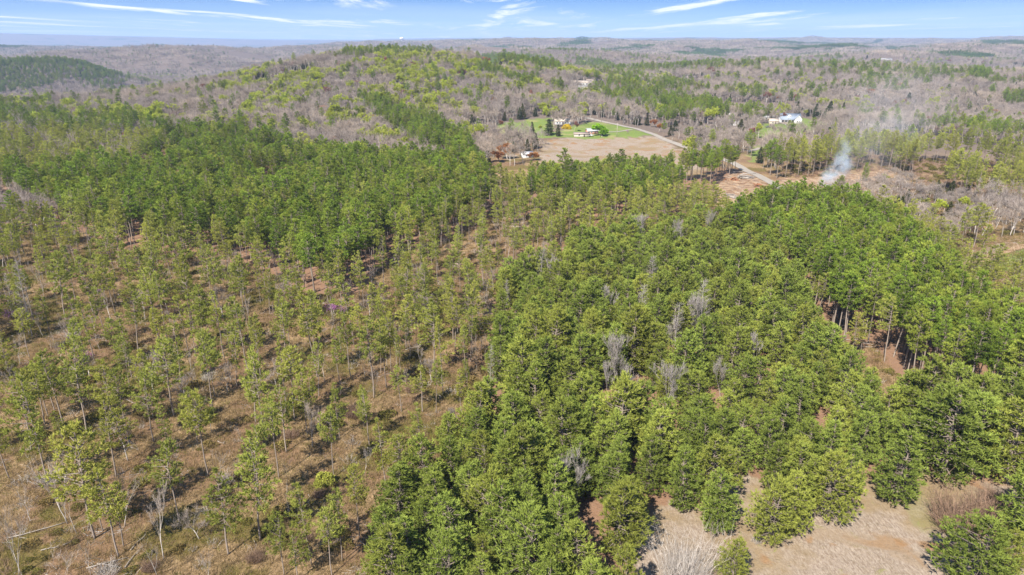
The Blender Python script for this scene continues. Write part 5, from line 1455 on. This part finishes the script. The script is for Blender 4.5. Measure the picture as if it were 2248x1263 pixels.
def car(bx, by, rot, paint, label):
    G = ground(bx, by)
    root = bpy.data.objects.new('parked_car', None); COL.objects.link(root); root.location = (G[0], G[1], G[2] + 0.3); root.rotation_euler = (0, 0, rot)
    tag(root, label, 'car', 'cars parked by the farmhouses')
    prof = [(-2.2, 0.35), (-2.25, 0.85), (-1.2, 1.0), (1.3, 1.0), (2.1, 0.85), (2.2, 0.35)]
    def extr(pr, y0, y1):
        mb = MB(); n = len(pr)
        v = [(x, y0, z) for x, z in pr] + [(x, y1, z) for x, z in pr]
        f = [(0, i, i + 1) for i in range(1, n - 1)] + [(n, n + i + 1, n + i) for i in range(1, n - 1)]
        for i in range(n):
            j = (i + 1) % n; f += [(i, i + n, j + n), (i, j + n, j)]
        mb.add(v, f); return mb
    link('body', extr(prof, -0.9, 0.9).mesh('body', paint), root)
    link('windows', extr([(-1.15, 0.99), (-0.75, 1.42), (0.75, 1.42), (1.35, 0.99)], -0.74, 0.74).mesh('windows', M['glass']), root)
    link('roof', extr([(-0.8, 1.425), (-0.7, 1.5), (0.7, 1.5), (0.8, 1.425)], -0.76, 0.76).mesh('roof', paint), root)
    for x in (-1.4, 1.4):
        for y in (-0.92, 0.72):
            mb = MB(); mb.tube([(x, y, 0.34), (x, y + 0.2, 0.34)], [0.34, 0.34], 12, 0.2); link('wheel', mb.mesh('wheel', M['glass']), root)
car(1686, 281, 0.15, flat_mat('paint_dark', (0.05, 0.05, 0.06), 0.3, 0.5), 'dark parked car on the grass before the garage')
car(1693, 277, 0.2, flat_mat('paint_brown', (0.20, 0.12, 0.09), 0.3, 0.5), 'brown parked car next to the dark one')
car(1297, 300, 0.4, flat_mat('paint_white', (0.72, 0.73, 0.74), 0.3, 0.5), 'white parked car beside the low shed')

# tall white tank building on the skyline
def tank():
    G = ground(882, 92)
    root = bpy.data.objects.new('water_tower', None); COL.objects.link(root); root.location = G; d = math.hypot(G[0], G[1]); s = d / 1499.0
    tag(root, 'tall white water tower on the far skyline', 'water tower')
    th = np.linspace(-1.4, 1.4, 9)
    mb = MB(); mb.tube([(0, 0, (6.5 + 2.2 * math.sin(a)) * s) for a in th], [4.2 * s * max(math.cos(a), 0.15) for a in th], 18, 0.7); link('tank', mb.mesh('tank', M['trim']), root)
    mb = MB(); mb.tube([(0, 0, -2 * s), (0, 0, 5 * s)], [1.3 * s, 1.3 * s], 12, 0.7); link('stem', mb.mesh('stem', M['trim']), root)
tank()

# ---------------------------------------------------------------- smoke from the burning brush
def smoke():
    root = bpy.data.objects.new('smoke', None); COL.objects.link(root)
    G = ground(1810, 410); root.location = G
    tag(root, 'blue-white smoke rising from the burning brush and drifting away', None, None, 'stuff')
    ico = bpy.data.meshes.new('smoke_puff')
    import bmesh
    bm = bmesh.new(); bmesh.ops.create_icosphere(bm, subdivisions=3, radius=1.0); bm.to_mesh(ico); bm.free()
    def puff_mat(name, dens, col):
        m = NT(name)
        tc = m.n('ShaderNodeTexCoord')
        ln = m.n('ShaderNodeVectorMath', operation='LENGTH'); m.l(tc.outputs['Object'], ln.inputs[0])
        fall = m.ramp(ln.outputs['Value'], 1.0, 0.15)
        nz = m.noise(0.20 if dens > 0.05 else 0.05, 4, 0.6, m.pos(), 0.8)
        d = m.math('MULTIPLY', m.math('MULTIPLY', fall, m.ramp(nz, 0.38, 0.68)), dens)
        v = m.n('ShaderNodeVolumePrincipled'); v.inputs['Color'].default_value = (*col, 1); v.inputs['Anisotropy'].default_value = 0.0
        m.l(d, v.inputs['Density']); m.l(v.outputs[0], m.out.inputs['Volume'])
        return m.m
    thick, thin = puff_mat('smoke_thick', 0.075, (0.74, 0.87, 1.0)), puff_mat('smoke_thin', 0.0042, (0.90, 0.94, 1.0))
    D = math.hypot(G[0], G[1])
    def place(px, py, depth, rx, rz, mat, ry=None):
        d = ray(px, py); t = depth / math.hypot(d[0], d[1]); p = d * t + np.array([0, 0, CAMH]) - G
        me = ico if mat is thick else ico2
        o = link('smoke_puff', me, root); o.location = p; o.scale = (rx, ry or rx, rz)
    ico2 = ico.copy(); ico.materials.append(thick); ico2.materials.append(thin)
    for px, py, dd, rx, rz in [(1810, 404, 0, 5.0, 3.5), (1820, 394, 1, 7.0, 5.0), (1812, 388, 2, 5.0, 4.0), (1830, 384, 2, 8.0, 6.0), (1840, 372, 4, 7.5, 6.5), (1850, 358, 6, 6.5, 6.5), (1855, 342, 8, 5.5, 6.5), (1857, 326, 10, 4.6, 6.0), (1853, 310, 12, 3.6, 5.0), (1805, 396, 1, 5.0, 4.0), (1835, 394, 0, 5.0, 4.0), (1846, 382, 3, 6.0, 5.0), (1858, 366, 5, 6.0, 6.0), (1846, 348, 8, 5.0, 6.0)]:
        place(px, py, D + dd, rx, rz, thick)
    for px, py, dd, rx, rz in [(1880, 380, 10, 16, 9), (1920, 350, 30, 26, 14), (1900, 310, 40, 26, 16), (1950, 300, 80, 40, 20), (1965, 250, 160, 45, 30), (1975, 215, 260, 50, 38)]:
        place(px, py, D + dd, rx, rz, thin)
smoke()

# ---------------------------------------------------------------- the air
def haze():
    mb = MB(); mb.box((-22000, -22000, -260.0), (22000, 22000, 270.0))
    m = NT('haze')
    v = m.n('ShaderNodeVolumePrincipled')
    v.inputs['Color'].default_value = (0.41, 0.57, 0.88, 1)
    v.inputs['Density'].default_value = HAZE
    v.inputs['Anisotropy'].default_value = 0.0
    m.l(v.outputs[0], m.out.inputs['Volume'])
    o = link('haze', mb.mesh('haze', m.m))
    tag(o, 'thin blue haze lying over the far hills', None, None, 'stuff')
HAZE = 0.000078
haze()
